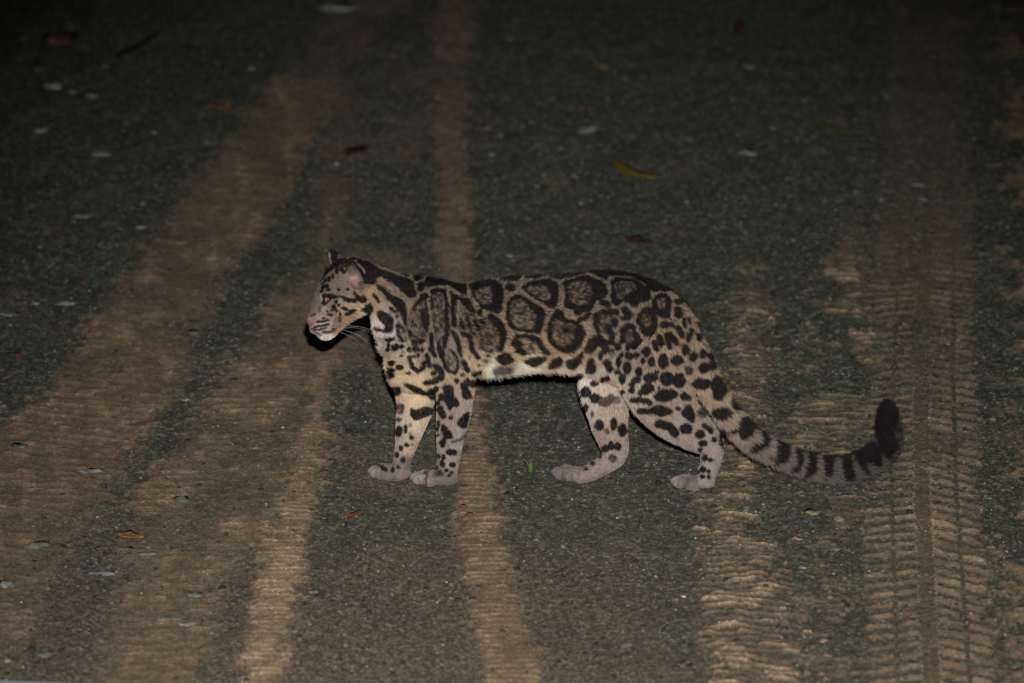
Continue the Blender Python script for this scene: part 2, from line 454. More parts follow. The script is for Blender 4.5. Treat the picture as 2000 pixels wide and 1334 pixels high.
for k, (x, y, wd, ht, c, lab) in enumerate(STONES):
    g = G(x, y)
    dist = np.linalg.norm(g - CAM)
    sx = wd * dist / FPX / 2
    sinp = CAM[2] / dist
    sy = max(min(ht * dist / FPX / 2 / sinp * .8, sx * 1.3), sx * .45)
    sz = min(sx, sy) * .33
    r = np.random.default_rng(100 + k)
    Vs = ICO2_V * (.95 + 1.9 * (fbm(ICO2_V[:, 0] * 2.8 + k * 3.3 + 5 + ICO2_V[:, 2], ICO2_V[:, 1] * 2.8 + k * 1.7 + 5, k)[:, None] - .5))
    Vs = Vs * np.array([sx, sy, sz])
    a_ = r.uniform(-.25, .25)
    Vs = np.stack([Vs[:, 0] * math.cos(a_) - Vs[:, 1] * math.sin(a_), Vs[:, 0] * math.sin(a_) + Vs[:, 1] * math.cos(a_), Vs[:, 2]], -1)
    me = mesh_np('stone', Vs, ICO2_F, stone_m, False)
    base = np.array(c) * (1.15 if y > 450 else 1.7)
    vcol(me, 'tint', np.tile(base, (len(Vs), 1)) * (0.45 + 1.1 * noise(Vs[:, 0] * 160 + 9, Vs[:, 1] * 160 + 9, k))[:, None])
    link('mud_clod' if c in (TAN, OCH) else 'stone', me, label=lab, cat='clod' if c in (TAN, OCH) else 'stone',
         group='loose stones on the road', loc=(g[0], g[1], float(road_z(g[0], g[1])[0]) + sz * .05))

# ------------------------------------------------------------------ leaves, twigs, sprout
def leaf_material(name, rgb):
    m, t, b = mat(name, .6, .35)
    tc = t.nodes.new('ShaderNodeTexCoord')
    nz = t.nodes.new('ShaderNodeTexNoise'); nz.inputs['Scale'].default_value = 60; nz.inputs['Detail'].default_value = 4
    t.links.new(tc.outputs['Object'], nz.inputs['Vector'])
    r = t.nodes.new('ShaderNodeValToRGB')
    r.color_ramp.elements[0].position = .3; r.color_ramp.elements[0].color = (*(np.array(rgb) * .55), 1)
    r.color_ramp.elements[1].position = .7; r.color_ramp.elements[1].color = (*rgb, 1)
    t.links.new(nz.outputs['Fac'], r.inputs['Fac']); t.links.new(r.outputs['Color'], b.inputs['Base Color'])
    return m

def leaf(name, pts, wid, rgb, label, cat='leaf', lift=.006, curl=.2):
    """a thin curved blade along ground pixels, with a midrib fold and a real thickness"""
    g = np.array([G(*p) for p in pts]); c0 = g.mean(0)
    t = np.linspace(0, 1, 15)
    seg = np.linspace(0, 1, len(g))
    C = np.stack([np.interp(t, seg, g[:, k]) for k in range(3)], -1)
    C[1:-1] = (C[:-2] + 2 * C[1:-1] + C[2:]) / 4
    T = np.gradient(C, axis=0); T /= np.linalg.norm(T, axis=1)[:, None]
    Nn = np.stack([-T[:, 1], T[:, 0], 0 * t], -1)
    prof = np.sin(np.pi * np.clip(t * .94 + .03, 0, 1)) ** .7 * wid / 2
    z = road_z(C[:, 0], C[:, 1]).max() + lift + .12 * wid * np.sin(t * 4 + len(label))
    V = []
    for s in (-1, -.5, 0, .5, 1):
        q = C + Nn * (prof * s)[:, None]
        q[:, 2] = z + curl * wid * (abs(s) ** 1.5) * .5
        V.append(q)
    V = np.array(V)
    top = V.reshape(-1, 3); bot = top - np.array([0, 0, .0012])
    nn = len(t); Fc = []
    off = 5 * nn
    for s in range(4):
        for k in range(nn - 1):
            a, b_, c_, d = s * nn + k, s * nn + k + 1, (s + 1) * nn + k + 1, (s + 1) * nn + k
            Fc.append((a, b_, c_, d)); Fc.append((d + off, c_ + off, b_ + off, a + off))
    for k in range(nn - 1):
        Fc.append((k, k + off, k + 1 + off, k + 1)); q = 4 * nn
        Fc.append((q + k + 1, q + k + 1 + off, q + k + off, q + k))
    base = np.array([c0[0], c0[1], z.min()])
    rgb = tuple(np.array(rgb) * .66)
    me = mesh_np(name, np.concatenate([top, bot]) - base, Fc, leaf_material(name + '_skin', rgb))
    link(name, me, label=label, cat=cat, loc=base)

leaf('fallen_leaf', [(1197, 320), (1212, 335), (1232, 346), (1258, 347), (1282, 349)], .045, (.50, .35, .06), 'curled yellow leaf on the dark gravel above the cat')
leaf('fallen_leaf', [(92, 88), (118, 80), (146, 92)], .13, (.44, .24, .21), 'pinkish brown dead leaf among stones at the upper left')
leaf('fallen_leaf', [(402, 220), (425, 215), (450, 211)], .075, (.55, .24, .11), 'narrow orange brown leaf beside the broad left track')
leaf('fallen_leaf', [(1158, 134), (1172, 132), (1186, 130)], .07, (.66, .36, .14), 'small orange leaf far up the road')
leaf('fallen_leaf', [(1135, 216), (1157, 214)], .05, (.60, .36, .22), 'small tan leaf between the orange leaf and the yellow one')
leaf('fallen_leaf', [(928, 261), (958, 252)], .05, (.62, .42, .32), 'pinkish tan leaf at the right side of the middle mud strip')
leaf('fallen_leaf', [(1224, 472), (1245, 479), (1278, 474)], .06, (.19, .085, .07), 'dark red leaf just above the cat')
leaf('fallen_leaf', [(676, 310), (698, 301), (718, 285)], .06, (.19, .085, .07), 'dark red leaf between the left track and the middle strip')
leaf('fallen_leaf', [(230, 1051), (255, 1055), (281, 1052)], .05, (.75, .42, .17), 'bright orange leaf lying on the second track')
leaf('fallen_leaf', [(678, 1007), (708, 1007)], .030, (.58, .20, .07), 'slender orange red leaf below the forepaws')
leaf('fallen_leaf', [(890, 1000), (915, 1002)], .035, (.58, .32, .16), 'upper of two orange flakes on the middle mud strip')
leaf('fallen_leaf', [(903, 1015), (926, 1018)], .035, (.58, .32, .16), 'lower of two orange flakes on the middle mud strip')
leaf('fallen_leaf', [(22, 697), (44, 696)], .03, (.52, .22, .10), 'small orange leaf near the left edge beside the track')
leaf('fallen_leaf', [(160, 558), (176, 555)], .03, (.52, .24, .11), 'small orange flake right of the pale chips at left')
leaf('fallen_leaf', [(1440, 66), (1448, 50)], .04, (.20, .07, .06), 'tiny red leaf in the dark at the top right')
leaf('fallen_leaf', [(355, 92), (386, 89)], .05, (.07, .17, .03), 'small green leaf in the dark upper left')
leaf('straw', [(1600, 252), (1625, 257), (1660, 264)], .03, (.30, .28, .10), 'olive dry straw in the dark upper right', 'straw')

def tube(pts, radii, nseg=7):
    pts = np.asarray(pts, float); T = np.gradient(pts, axis=0)
    V = []; Fc = []
    for k, (p, r) in enumerate(zip(pts, radii)):
        t_ = T[k] / (np.linalg.norm(T[k]) + 1e-9)
        u = np.cross(t_, (0, 0, 1.0))
        if np.linalg.norm(u) < 1e-3: u = np.array([1.0, 0, 0])
        u /= np.linalg.norm(u); v = np.cross(t_, u)
        for j in range(nseg):
            a_ = 2 * math.pi * j / nseg
            V.append(p + r * (math.cos(a_) * u + math.sin(a_) * v))
    for k in range(len(pts) - 1):
        for j in range(nseg):
            j2 = (j + 1) % nseg
            Fc.append((k * nseg + j, k * nseg + j2, (k + 1) * nseg + j2, (k + 1) * nseg + j))
    return np.array(V), Fc

twig_m = leaf_material('twig_bark', (.045, .028, .020))
tw = np.array([G(232, 116), G(252, 104), G(275, 96), G(290, 82), G(312, 66)])
tw[:, 2] = road_z(tw[:, 0], tw[:, 1]) + .012
b0 = tw[0].copy(); V, Fc = tube(tw - b0, [.007, .008, .008, .006, .003])
link('twig', mesh_np('twig', V, Fc, twig_m), label='dark bent twig near the pinkish brown leaf at upper left', cat='twig', loc=b0)

sp = G(1036, 919); spz = float(road_z(sp[0], sp[1])[0])
spr = link('grass_sprout', None, label='tiny bright green grass sprout between the fore and hind paws', cat='sprout', loc=(sp[0], sp[1], spz))
gm = leaf_material('sprout_green', (.15, .235, .065))
for (dx, dy, hgt, wd) in ((-.022, .004, .044, .0022), (.002, .002, .030, .0055), (-.006, -.003, .026, .0030)):
    t_ = np.linspace(0, 1, 7)
    c_ = np.stack([dx * t_ ** 1.6, dy * t_, hgt * (t_ - .25 * t_ ** 3)], -1)
    wv = wd * (1 - t_ ** 2.5) + .0004
    V = []; Fc = []
    for s_, zz in ((-1, .0), (0, -.0012), (1, .0)):
        q = c_.copy(); q[:, 0] += s_ * wv * .75; q[:, 1] += zz; V.append(q)
    for s_, zz in ((1, .0008), (0, -.0004), (-1, .0008)):
        q = c_.copy(); q[:, 0] += s_ * wv * .75; q[:, 1] += zz; V.append(q)
    V = np.array(V).reshape(-1, 3)
    for a_ in range(6):
        b_ = (a_ + 1) % 6
        for k in range(6):
            Fc.append((a_ * 7 + k, b_ * 7 + k, b_ * 7 + k + 1, a_ * 7 + k + 1))
    link('blade', mesh_np('blade', V, Fc, gm), parent=spr)

# pale slab whose rim shows in the bottom left corner
sm, t, b = mat('pale_slab', .55, .4)
tc = t.nodes.new('ShaderNodeTexCoord'); nz = t.nodes.new('ShaderNodeTexNoise'); nz.inputs['Scale'].default_value = 40
t.links.new(tc.outputs['Object'], nz.inputs['Vector'])
r = t.nodes.new('ShaderNodeValToRGB'); r.color_ramp.elements[0].color = (.50, .50, .53, 1); r.color_ramp.elements[1].color = (.66, .66, .70, 1)
t.links.new(nz.outputs['Fac'], r.inputs['Fac']); t.links.new(r.outputs['Color'], b.inputs['Base Color'])
q = [G(-300, 1316, .035), G(-40, 1323, .035), G(110, 1329, .035), G(250, 1338, .035), G(280, 1420, .035), G(-300, 1420, .035)]
bm = bmesh.new()
vs = [bm.verts.new((p_[0], p_[1], .035)) for p_ in q]
f = bm.faces.new(vs)
ex = bmesh.ops.extrude_face_region(bm, geom=[f])
for v in ex['geom']:
    if isinstance(v, bmesh.types.BMVert): v.co.z = -.02
bmesh.ops.recalc_face_normals(bm, faces=bm.faces[:])
bmesh.ops.bevel(bm, geom=[e for e in bm.edges if all(v.co.z > 0 for v in e.verts)], offset=.012, segments=3, affect='EDGES')
me = bpy.data.meshes.new('slab'); bm.to_mesh(me); bm.free(); me.materials.append(sm)
link('stone_slab', me, label='smooth pale grey slab whose rim shows in the bottom left corner', cat='slab')

# ------------------------------------------------------------------ the cat: body volume
VA = []; FA = []; FLOWC = []; FLOWT = []; FLOWK = []
nv = 0

def add_mesh(V, Fq):
    global nv
    for v in V: VA.append(tuple(v))
    for f in Fq: FA.append(tuple(i + nv for i in f))
    nv += len(V)

def catmull(A, sub):
    A = np.asarray(A, float)
    E = np.concatenate([[2 * A[0] - A[1]], A, [2 * A[-1] - A[-2]]])
    out = []
    for i in range(1, len(E) - 2):
        p0, p1, p2, p3 = E[i - 1], E[i], E[i + 1], E[i + 2]
        for t in np.arange(sub) / sub:
            out.append(.5 * ((2 * p1) + (p2 - p0) * t + (2 * p0 - 5 * p1 + 4 * p2 - p3) * t * t + (3 * p1 - p0 - 3 * p2 + p3) * t ** 3))
    out.append(A[-1])
    return np.array(out)

def rings(C, Uv, Wv, kind, expo=2.0, nseg=28, down=0.0):
    """rings: centre + cos*U + sin*W, capped at both ends"""
    V = []; Fq = []
    n = len(C)
    for k in range(n):
        for j in range(nseg):
            a_ = 2 * math.pi * j / nseg
            ca, sa = math.cos(a_), math.sin(a_)
            e = 2.0 / expo
            ca = math.copysign(abs(ca) ** e, ca); sa = math.copysign(abs(sa) ** e, sa)
            V.append(C[k] + ca * Uv[k] + sa * Wv[k])
    for k in range(n - 1):
        for j in range(nseg):
            j2 = (j + 1) % nseg
            Fq.append((k * nseg + j, k * nseg + j2, (k + 1) * nseg + j2, (k + 1) * nseg + j))
    a0 = len(V); V.append(C[0]); V.append(C[-1])
    for j in range(nseg):
        j2 = (j + 1) % nseg
        Fq.append((a0, j2, j)); Fq.append((a0 + 1, (n - 1) * nseg + j, (n - 1) * nseg + j2))
    # consistent outward orientation
    V = np.array(V)
    c = np.cross(Uv[n // 2], Wv[n // 2]); T = C[min(n // 2 + 1, n - 1)] - C[n // 2 - 1]
    if np.dot(c, T) < 0: Fq = [f[::-1] for f in Fq]
    add_mesh(V, Fq)
    T = np.gradient(C, axis=0); T /= np.linalg.norm(T, axis=1)[:, None] + 1e-9
    for k in range(n):
        t_ = T[k] + np.array([0, 0, -down]); FLOWC.append(C[k]); FLOWT.append(t_ / np.linalg.norm(t_)); FLOWK.append(kind)

def limb(pts, kind, sub=4, wk=1.0):
    """pts: (px, py, radius px, depth[, width factor])"""
    A = []
    for p in pts:
        q = P(p[0], p[1], p[3]); A.append([q[0], q[1], q[2], p[2] * MPP, p[2] * MPP * (p[4] if len(p) > 4 else wk)])
    A = catmull(A, sub)
    C = A[:, :3]
    T = np.gradient(C, axis=0); T /= np.linalg.norm(T, axis=1)[:, None]
    Uv = []; Wv = []
    for k in range(len(C)):
        u = np.cross(T[k], (0, 1.0, 0)); u /= np.linalg.norm(u) + 1e-9
        wv = np.cross(u, T[k]); wv /= np.linalg.norm(wv)
        Uv.append(u * max(A[k, 3], .001)); Wv.append(wv * max(A[k, 4], .001))
    rings(C, np.array(Uv), np.array(Wv), kind)

def pairs(secs, kind, depth=.015, expo=2.0, down=0.0, sub=3):
    """secs: (top px, top py, bottom px, bottom py, half width px)"""
    A = []
    for (tx, ty, bx, by, hw) in secs:
        a_ = P(tx, ty, depth); b_ = P(bx, by, depth)
        B = math.hypot(tx - bx, ty - by) / 2
        f = math.sqrt(max(.6, 1 - (hw * .3 / B) ** 2))
        c = (a_ + b_) / 2; u = (a_ - b_) / 2 * f
        A.append([*c, *u, hw * MPP])
    A = catmull(A, sub)
    Wv = np.stack([0 * A[:, 6], A[:, 6], 0 * A[:, 6]], -1)
    rings(A[:, :3], A[:, 3:6], Wv, kind, expo, 32, down)

def blob(px, py, dep, rx, rz, ry, tilt=0.0, kind=None):
    c = P(px, py, dep)
    V = ICO2_V * np.array([rx, ry, rz]) * MPP
    ct, st = math.cos(tilt), math.sin(tilt)
    V = np.stack([V[:, 0] * ct - V[:, 2] * st, V[:, 1], V[:, 0] * st + V[:, 2] * ct], -1) + c
    add_mesh(V, ICO2_F)

BD = .015
# trunk
pairs([(757, 640, 757, 722, 30), (764, 598, 764, 748, 44), (780, 560, 782, 764, 54), (820, 540, 820, 770, 62), (860, 543, 860, 766, 64), (898, 553, 900, 754, 62),
       (930, 549, 930, 738, 62), (980, 541, 980, 734, 66), (1035, 538, 1035, 726, 68), (1090, 536, 1090, 727, 68),
       (1140, 531, 1140, 732, 66), (1190, 526, 1190, 750, 64), (1240, 534, 1240, 770, 62), (1290, 552, 1290, 770, 58),
       (1330, 579, 1330, 745, 48), (1358, 616, 1358, 725, 36), (1374, 655, 1374, 705, 16)], 'trunk', down=.22)
# neck
pairs([(690, 503, 706, 612, 40), (715, 508, 721, 619, 44), (745, 517, 729, 640, 48), (785, 534, 738, 668, 52), (822, 540, 748, 700, 56), (850, 560, 790, 730, 50)], 'neck', down=.3)
# head
pairs([(597, 624, 602, 634, 8), (599, 614, 609, 644, 14), (604, 600, 624, 661, 20), (610, 582, 640, 665, 25), (617, 563, 655, 657, 30), (629, 540, 669, 644, 37),
       (646, 516, 683, 633, 43), (668, 504, 699, 623, 46), (692, 502, 714, 617, 43), (712, 510, 722, 612, 36)], 'head', expo=2.15)
blob(617, 640, -.008, 15, 13, 13, .5); blob(617, 640, .038, 15, 13, 13, .5)            # whisker pads
blob(638, 655, .015, 14, 9, 13, .5)                                                    # chin
blob(603, 625, .015, 7, 7, 9, .2)                                                      # nose
blob(629, 562, .042, 13, 11, 12, .7); blob(634, 563, -.012, 13, 9, 12, .7)             # brows
blob(680, 592, -.020, 26, 24, 14, .3); blob(680, 592, .050, 26, 24, 14, .3)            # cheeks

def ear(px, py, dep, length, width, up, face, bowl, thick=4.5):
    """a cupped ear: closed shell, up = axis to the tip, face = opening direction"""
    c = P(px, py, dep); up = np.array(up, float); up /= np.linalg.norm(up)
    face = np.array(face, float); face -= up * face.dot(up); face /= np.linalg.norm(face)
    sd = np.cross(up, face)
    V = []; Fq = []; nr, ns = 6, 24
    for side in (0, 1):
        for i in range(nr + 1):
            r_ = i / nr
            for j in range(ns):
                a_ = 2 * math.pi * j / ns
                x_ = math.cos(a_) * r_ * width * (1.0 - .22 * max(0, math.sin(a_))); y_ = math.sin(a_) * r_ * length
                d = -bowl * (1 - r_ ** 2) - (thick * (1 - .55 * r_ ** 3) if side else 0)
                V.append(c + (sd * x_ + up * y_ + face * d) * MPP)
    st = (nr + 1) * ns
    for i in range(nr):
        for j in range(ns):
            j2 = (j + 1) % ns
            Fq.append((i * ns + j, (i + 1) * ns + j, (i + 1) * ns + j2, i * ns + j2))
            Fq.append((st + i * ns + j2, st + (i + 1) * ns + j2, st + (i + 1) * ns + j, st + i * ns + j))
    for j in range(ns):
        j2 = (j + 1) % ns
        Fq.append((nr * ns + j, st + nr * ns + j, st + nr * ns + j2, nr * ns + j2))
    add_mesh(V, Fq)

ear(693, 538, -.036, 24, 19, (-.28, -.30, 1), (-.55, -1, .25), 7)
ear(652, 506, .062, 24, 15, (-.42, .10, 1), (-.75, .7, .2), 6)

# forelegs
limb([(840, 585, 14, .012, .8), (850, 660, 48, -.028, .75), (872, 715, 48, -.032, .7), (886, 755, 41, -.034, .75), (888, 785, 36, -.032, .8), (886, 808, 34, -.028, .85), (881, 842, 30, -.020, .85), (878, 872, 25.5, -.012, .9),
      (875, 902, 22, -.004, 1), (872, 918, 21, .002, 1.05), (868, 930, 17, .005, 1.2)], 'leg')
limb([(805, 620, 14, .02, .8), (795, 690, 44, .052, .75), (803, 735, 44, .055, .7), (810, 765, 40, .055, .75), (810, 797, 36, .053, .8), (804, 822, 32, .050, .85), (797, 852, 26, .046, .9), (790, 882, 20, .042, 1),
      (785, 903, 18, .040, 1.15), (782, 918, 16, .038, 1.3)], 'leg')
# hind legs
limb([(1255, 585, 22, .012, .6), (1268, 680, 76, -.028, .55), (1278, 735, 74, -.034, .5), (1298, 782, 64, -.036, .5), (1322, 815, 52, -.034, .55), (1350, 838, 43, -.030, .6), (1375, 858, 34, -.024, .7), (1389, 876, 25, -.018, .85),
      (1388, 902, 21, -.014, .95), (1381, 925, 20, -.011, 1.05), (1376, 938, 16, -.010, 1.25)], 'leg')
limb([(1200, 680, 55, .055, .6), (1185, 730, 56, .056, .55), (1181, 766, 48, .056, .6), (1183, 790, 43, .054, .65), (1188, 812, 40, .052, .7), (1191, 835, 36, .048, .75), (1197, 858, 31, .042, .8), (1201, 876, 27.5, .038, .8),
      (1199, 892, 24, .035, .85), (1184, 905, 20.5, .031, .95), (1168, 915, 18, .028, 1.05), (1153, 923, 16.5, .026, 1.2), (1140, 928, 16, .025, 1.3), (1128, 929, 16, .025, 1.3)], 'leg')

blob(1217, 881, .037, 11, 12, 11, .3); blob(1404, 866, -.019, 9, 13, 10, .2)          # points of the hocks

def paw(secs, dep, tipx, tipy):
    A = []
    for (x, yt, yb, hw) in secs:
        a_ = P(x, yt, dep); b_ = P(x, yb, dep); A.append([*((a_ + b_) / 2), *((a_ - b_) / 2 * .96), hw * MPP])
    A = catmull(A, 3)
    rings(A[:, :3], A[:, 3:6], np.stack([0 * A[:, 6], A[:, 6], 0 * A[:, 6]], -1), 'paw', 2.3)
    c = P(tipx, tipy, dep)
    for k, dx in zip((-1.5, -.5, .5, 1.5), (25, 4, 0, 14)):
        V = ICO2_V * np.array([16.5, 6.6, 12.6]) * MPP + c + np.array([(dx + 13) * MPP, k * .0165, .0])
        add_mesh(V, ICO2_F)

paw([(893, 914, 940, 12), (884, 911, 946, 19), (862, 913, 948, 24), (842, 918, 947, 15), (824, 923, 946.5, 15), (812, 928, 943, 9)], .006, 803, 934)
paw([(803, 908, 926, 12), (795, 905, 933, 18), (780, 904, 939, 23), (760, 905, 940, 15), (742, 908, 938, 15), (730, 914, 933, 9)], .040, 720.5, 922)
paw([(1396, 925, 947, 12), (1386, 923, 952, 18), (1362, 929, 953.5, 23), (1344, 932, 952, 15), (1330, 934, 950, 15), (1320, 938, 947, 9)], -.010, 1312.5, 942)
paw([(1150, 918, 942, 16), (1136, 914, 944.5, 21), (1117, 910, 941, 15), (1102, 911, 939, 15), (1090, 916, 934, 9)], .027, 1079, 924)

# tail
limb([(1340, 640, 20, .005), (1362, 690, 25, -.012), (1376, 730, 27, -.030), (1387, 758, 27, -.040), (1402, 783, 25.5, -.044), (1421, 810, 25.5, -.044), (1444, 837, 26, -.042), (1478, 866, 25, -.038), (1510, 884, 24.5, -.034),
      (1543, 898, 24.5, -.030), (1577, 909, 25, -.026), (1621, 917, 25.5, -.022), (1655, 916, 26, -.020), (1686, 906, 26.5, -.018), (1708, 894, 27, -.017), (1726, 876, 27, -.016),
      (1735, 856, 25, -.015), (1736, 836, 23, -.014), (1734.5, 812, 19.5, -.013), (1733.5, 795, 16, -.012), (1733, 784, 9, -.012)], 'tail', 4)

me = bpy.data.meshes.new('body_raw')
me.from_pydata(VA, [], FA); me.update()
tmp = bpy.data.objects.new('body_raw', me); col.objects.link(tmp)
mr = tmp.modifiers.new('r', 'REMESH'); mr.mode = 'VOXEL'; mr.voxel_size = .0023
ms = tmp.modifiers.new('s', 'SMOOTH'); ms.factor = .5; ms.iterations = 6
dg = bpy.context.evaluated_depsgraph_get()
body = bpy.data.meshes.new_from_object(tmp.evaluated_get(dg))
bpy.data.objects.remove(tmp, do_unlink=True)
nV = len(body.vertices)
V = np.empty(nV * 3, np.float32); body.vertices.foreach_get('co', V); V = V.reshape(-1, 3).astype(float)
NRM = np.empty(nV * 3, np.float32); body.vertices.foreach_get('normal', NRM); NRM = NRM.reshape(-1, 3).astype(float)

# ------------------------------------------------------------------ coat map, in the animal's own side-on coordinates
# (x along the body, height, lightly slanted over the barrel of the flanks)
def coat_uv(p):
    x = p[:, 0]; z = p[:, 2] + (p[:, 1] - BD) * .307
    d = np.stack([x, np.full_like(x, BD), z], -1) - CAM
    f = d @ FW
    return 1000 + FPX * (d @ RT) / f, 667 - FPX * (d @ UP) / f

X0, Y0, RES = 560, 470, 2
NXc, NYc = (1790 - X0) * RES, (975 - Y0) * RES
gx, gy = np.meshgrid((np.arange(NXc) + .5) / RES + X0, (np.arange(NYc) + .5) / RES + Y0)
DK = np.zeros((NYc, NXc), np.float32)
SPK = (.20 + .62 * sstep(.50, .66, fbm(gx / 3.0, gy / 3.4, 5, 2))).astype(np.float32)

CR = {'H': (590, 480, 6.671), '1': (570, 470, 5.8), '2': (700, 500, 5.13), '3': (880, 510, 5.337), '4': (1120, 510, 5.337),
      '5': (700, 700, 4.942), '6': (1060, 720, 5.263), '7': (1340, 700, 4.444)}
cur = ['H']

def tp(pts):
    ox, oy, s = CR[cur[0]]
    return np.array([(ox + a_ / s, oy + b_ / s) for a_, b_ in pts])

def win(lo, hi, pad=2):
    i0 = max(0, int((lo[1] - pad - Y0) * RES)); i1 = min(NYc, int((hi[1] + pad - Y0) * RES) + 1)
    j0 = max(0, int((lo[0] - pad - X0) * RES)); j1 = min(NXc, int((hi[0] + pad - X0) * RES) + 1)
    return slice(i0, i1), slice(j0, j1)

def chaikin(p, sub=4):
    """closed smooth outline through the points"""
    o = []
    for k in range(len(p)):
        p0, p1, p2, p3 = p[k - 1], p[k], p[(k + 1) % len(p)], p[(k + 2) % len(p)]
        for t in np.arange(sub) / sub:
            o.append(.5 * (2 * p1 + (p2 - p0) * t + (2 * p0 - 5 * p1 + 4 * p2 - p3) * t * t + (3 * p1 - p0 - 3 * p2 + p3) * t ** 3))
    return np.array(o)

def fill(pts, val):
    p = chaikin(tp(pts)); sl = win(p.min(0), p.max(0))
    x, y = gx[sl], gy[sl]
    ins = np.zeros(x.shape, bool)
    q = np.roll(p, -1, 0)
    for (xa, ya), (xb, yb) in zip(p, q):
        if ya == yb: continue
        c = ((ya > y) != (yb > y)) & (x < (xb - xa) * (y - ya) / (yb - ya) + xa)
        ins ^= c
    v = DK[sl]
    if val == 'M': v[ins] = SPK[sl][ins]
    elif val == 'N': v[ins] = np.maximum(v[ins], SPK[sl][ins] * .75)
    else: v[ins] = val

def D(*pts): fill(pts, 1.0)
def M(*pts): fill(pts, 'M')
def N_(*pts): fill(pts, 'N')

def S(width, *pts, val=1.0):
    p = tp(pts); s = CR[cur[0]][2]; r = width / s / 2 + (.7 if val > 0 else 0)
    sl = win(p.min(0) - r, p.max(0) + r); x, y = gx[sl], gy[sl]
    d = np.full(x.shape, 1e9)
    L = len(p) - 1
    for k in range(L):
        a_, b_ = p[k], p[k + 1]; e = b_ - a_; l2 = max(e @ e, 1e-9)
        t = np.clip(((x - a_[0]) * e[0] + (y - a_[1]) * e[1]) / l2, 0, 1)
        d = np.minimum(d, np.hypot(x - a_[0] - t * e[0], y - a_[1] - t * e[1]))
    m = d < r; v = DK[sl]; v[m] = val

LIGHT = []
def Lt(width, *pts): LIGHT.append((cur[0], width, pts))

def E(*els, val=1.0):
    ox, oy, s = CR[cur[0]]
    for e in els:
        cx, cy, rx, ry = ox + e[0] / s, oy + e[1] / s, e[2] / s + 1.0, e[3] / s + 1.0
        sl = win((cx - rx, cy - ry), (cx + rx, cy + ry)); x, y = gx[sl], gy[sl]
        m = ((x - cx) / rx) ** 2 + ((y - cy) / ry) ** 2 < 1
        v = DK[sl]
        if val < 1:
            q_ = np.clip(val * (.35 + 1.3 * fbm(x / 3.5, y / 5, 33, 2)) * sstep(1.3, .5, ((x - cx) / rx) ** 2 + ((y - cy) / ry) ** 2 + .6 * (fbm(x / 4, y / 4, 35) - .5)) + .0, 0, 1)
            v[m] = np.maximum(v[m], q_[m])
        else: v[m] = 1.0

# --- flank clouds
cur[0] = '3'
M((120,560),(250,540),(400,560),(500,620),(570,740),(550,880),(520,940),(400,960),(300,900),(280,820),(180,720))
D((400,550),(470,575),(545,660),(580,750),(555,880),(525,945),(485,920),(505,820),(495,740),(435,650),(385,600))
D((185,240),(300,203),(420,198),(505,222),(548,290),(545,400),(515,545),(430,535),(330,495),(255,410),(215,320))
M((300,280),(400,270),(430,330),(420,430),(360,460),(290,420),(250,310))
E((615,280,48,38),(300,535,27,27))
D((595,420),(680,345),(760,375),(860,435),(975,520),(965,600),(935,745),(850,750),(720,735),(612,690),(572,600),(575,500))
M((625,440),(690,395),(780,440),(850,520),(880,600),(835,705),(720,705),(640,655),(610,560))
D((735,270),(820,218),(960,190),(1065,205),(1118,270),(1118,400),(1075,495),(980,465),(880,395),(775,325))
M((780,285),(860,245),(960,258),(1030,320),(1015,415),(940,405),(850,345))
D((1165,220),(1300,175),(1400,155),(1500,190),(1610,250),(1620,350),(1500,430),(1450,515),(1380,530),(1250,505),(1175,465),(1185,330))
M((1215,250),(1320,208),(1430,230),(1475,320),(1425,445),(1320,465),(1240,435),(1220,330))
D((1005,640),(1055,555),(1110,495),(1165,540),(1195,600),(1290,625),(1378,700),(1378,800),(1295,935),(1190,958),(1080,915),(1005,825),(995,720))
M((1050,640),(1100,600),(1180,640),(1300,665),(1310,760),(1250,855),(1130,885),(1055,800),(1042,700))
E((1330,770,42,72),(1320,530,38,28),(1185,725,35,28),(1140,590,42,36))
S(44,(1330,620),(1430,560))
M((650,780),(750,760),(880,780),(940,850),(1010,960),(880,960),(730,980),(660,900))
S(38,(685,785),(785,780)); S(48,(830,790),(900,820),(940,900),(1000,960)); S(62,(655,850),(705,870)); S(52,(690,930),(760,962))
D((470,990),(540,955),(605,975),(655,1040),(560,1075),(475,1055))
N_((420,1130),(500,1075),(645,1095),(645,1185),(480,1205)); S(60,(470,1140),(600,1130),val=.85)
D((745,1040),(820,1005),(965,995),(975,1030),(880,1095),(800,1085))
D((995,1105),(1050,1015),(1145,1005),(1145,1075),(1080,1115))
D((1175,1045),(1280,1005),(1365,930),(1345,1065),(1240,1125))
D((1395,1145),(1440,1010),(1495,1080),(1485,1155))
D((1395,880),(1450,795),(1520,780),(1595,825),(1605,935),(1540,885),(1480,925),(1440,975))
D((500,190),(600,160),(715,140),(720,180),(650,210)); D((755,165),(960,130),(970,160),(850,185))
D((1000,120),(1150,110),(1390,90),(1380,125),(1250,165),(1120,190),(1040,175)); D((1440,110),(1600,60),(1620,190),(1500,145))
S(30,(1000,225),(560,160),val=0) if False else None
S(14,(560,155),(700,145),(1000,128),(1400,95))
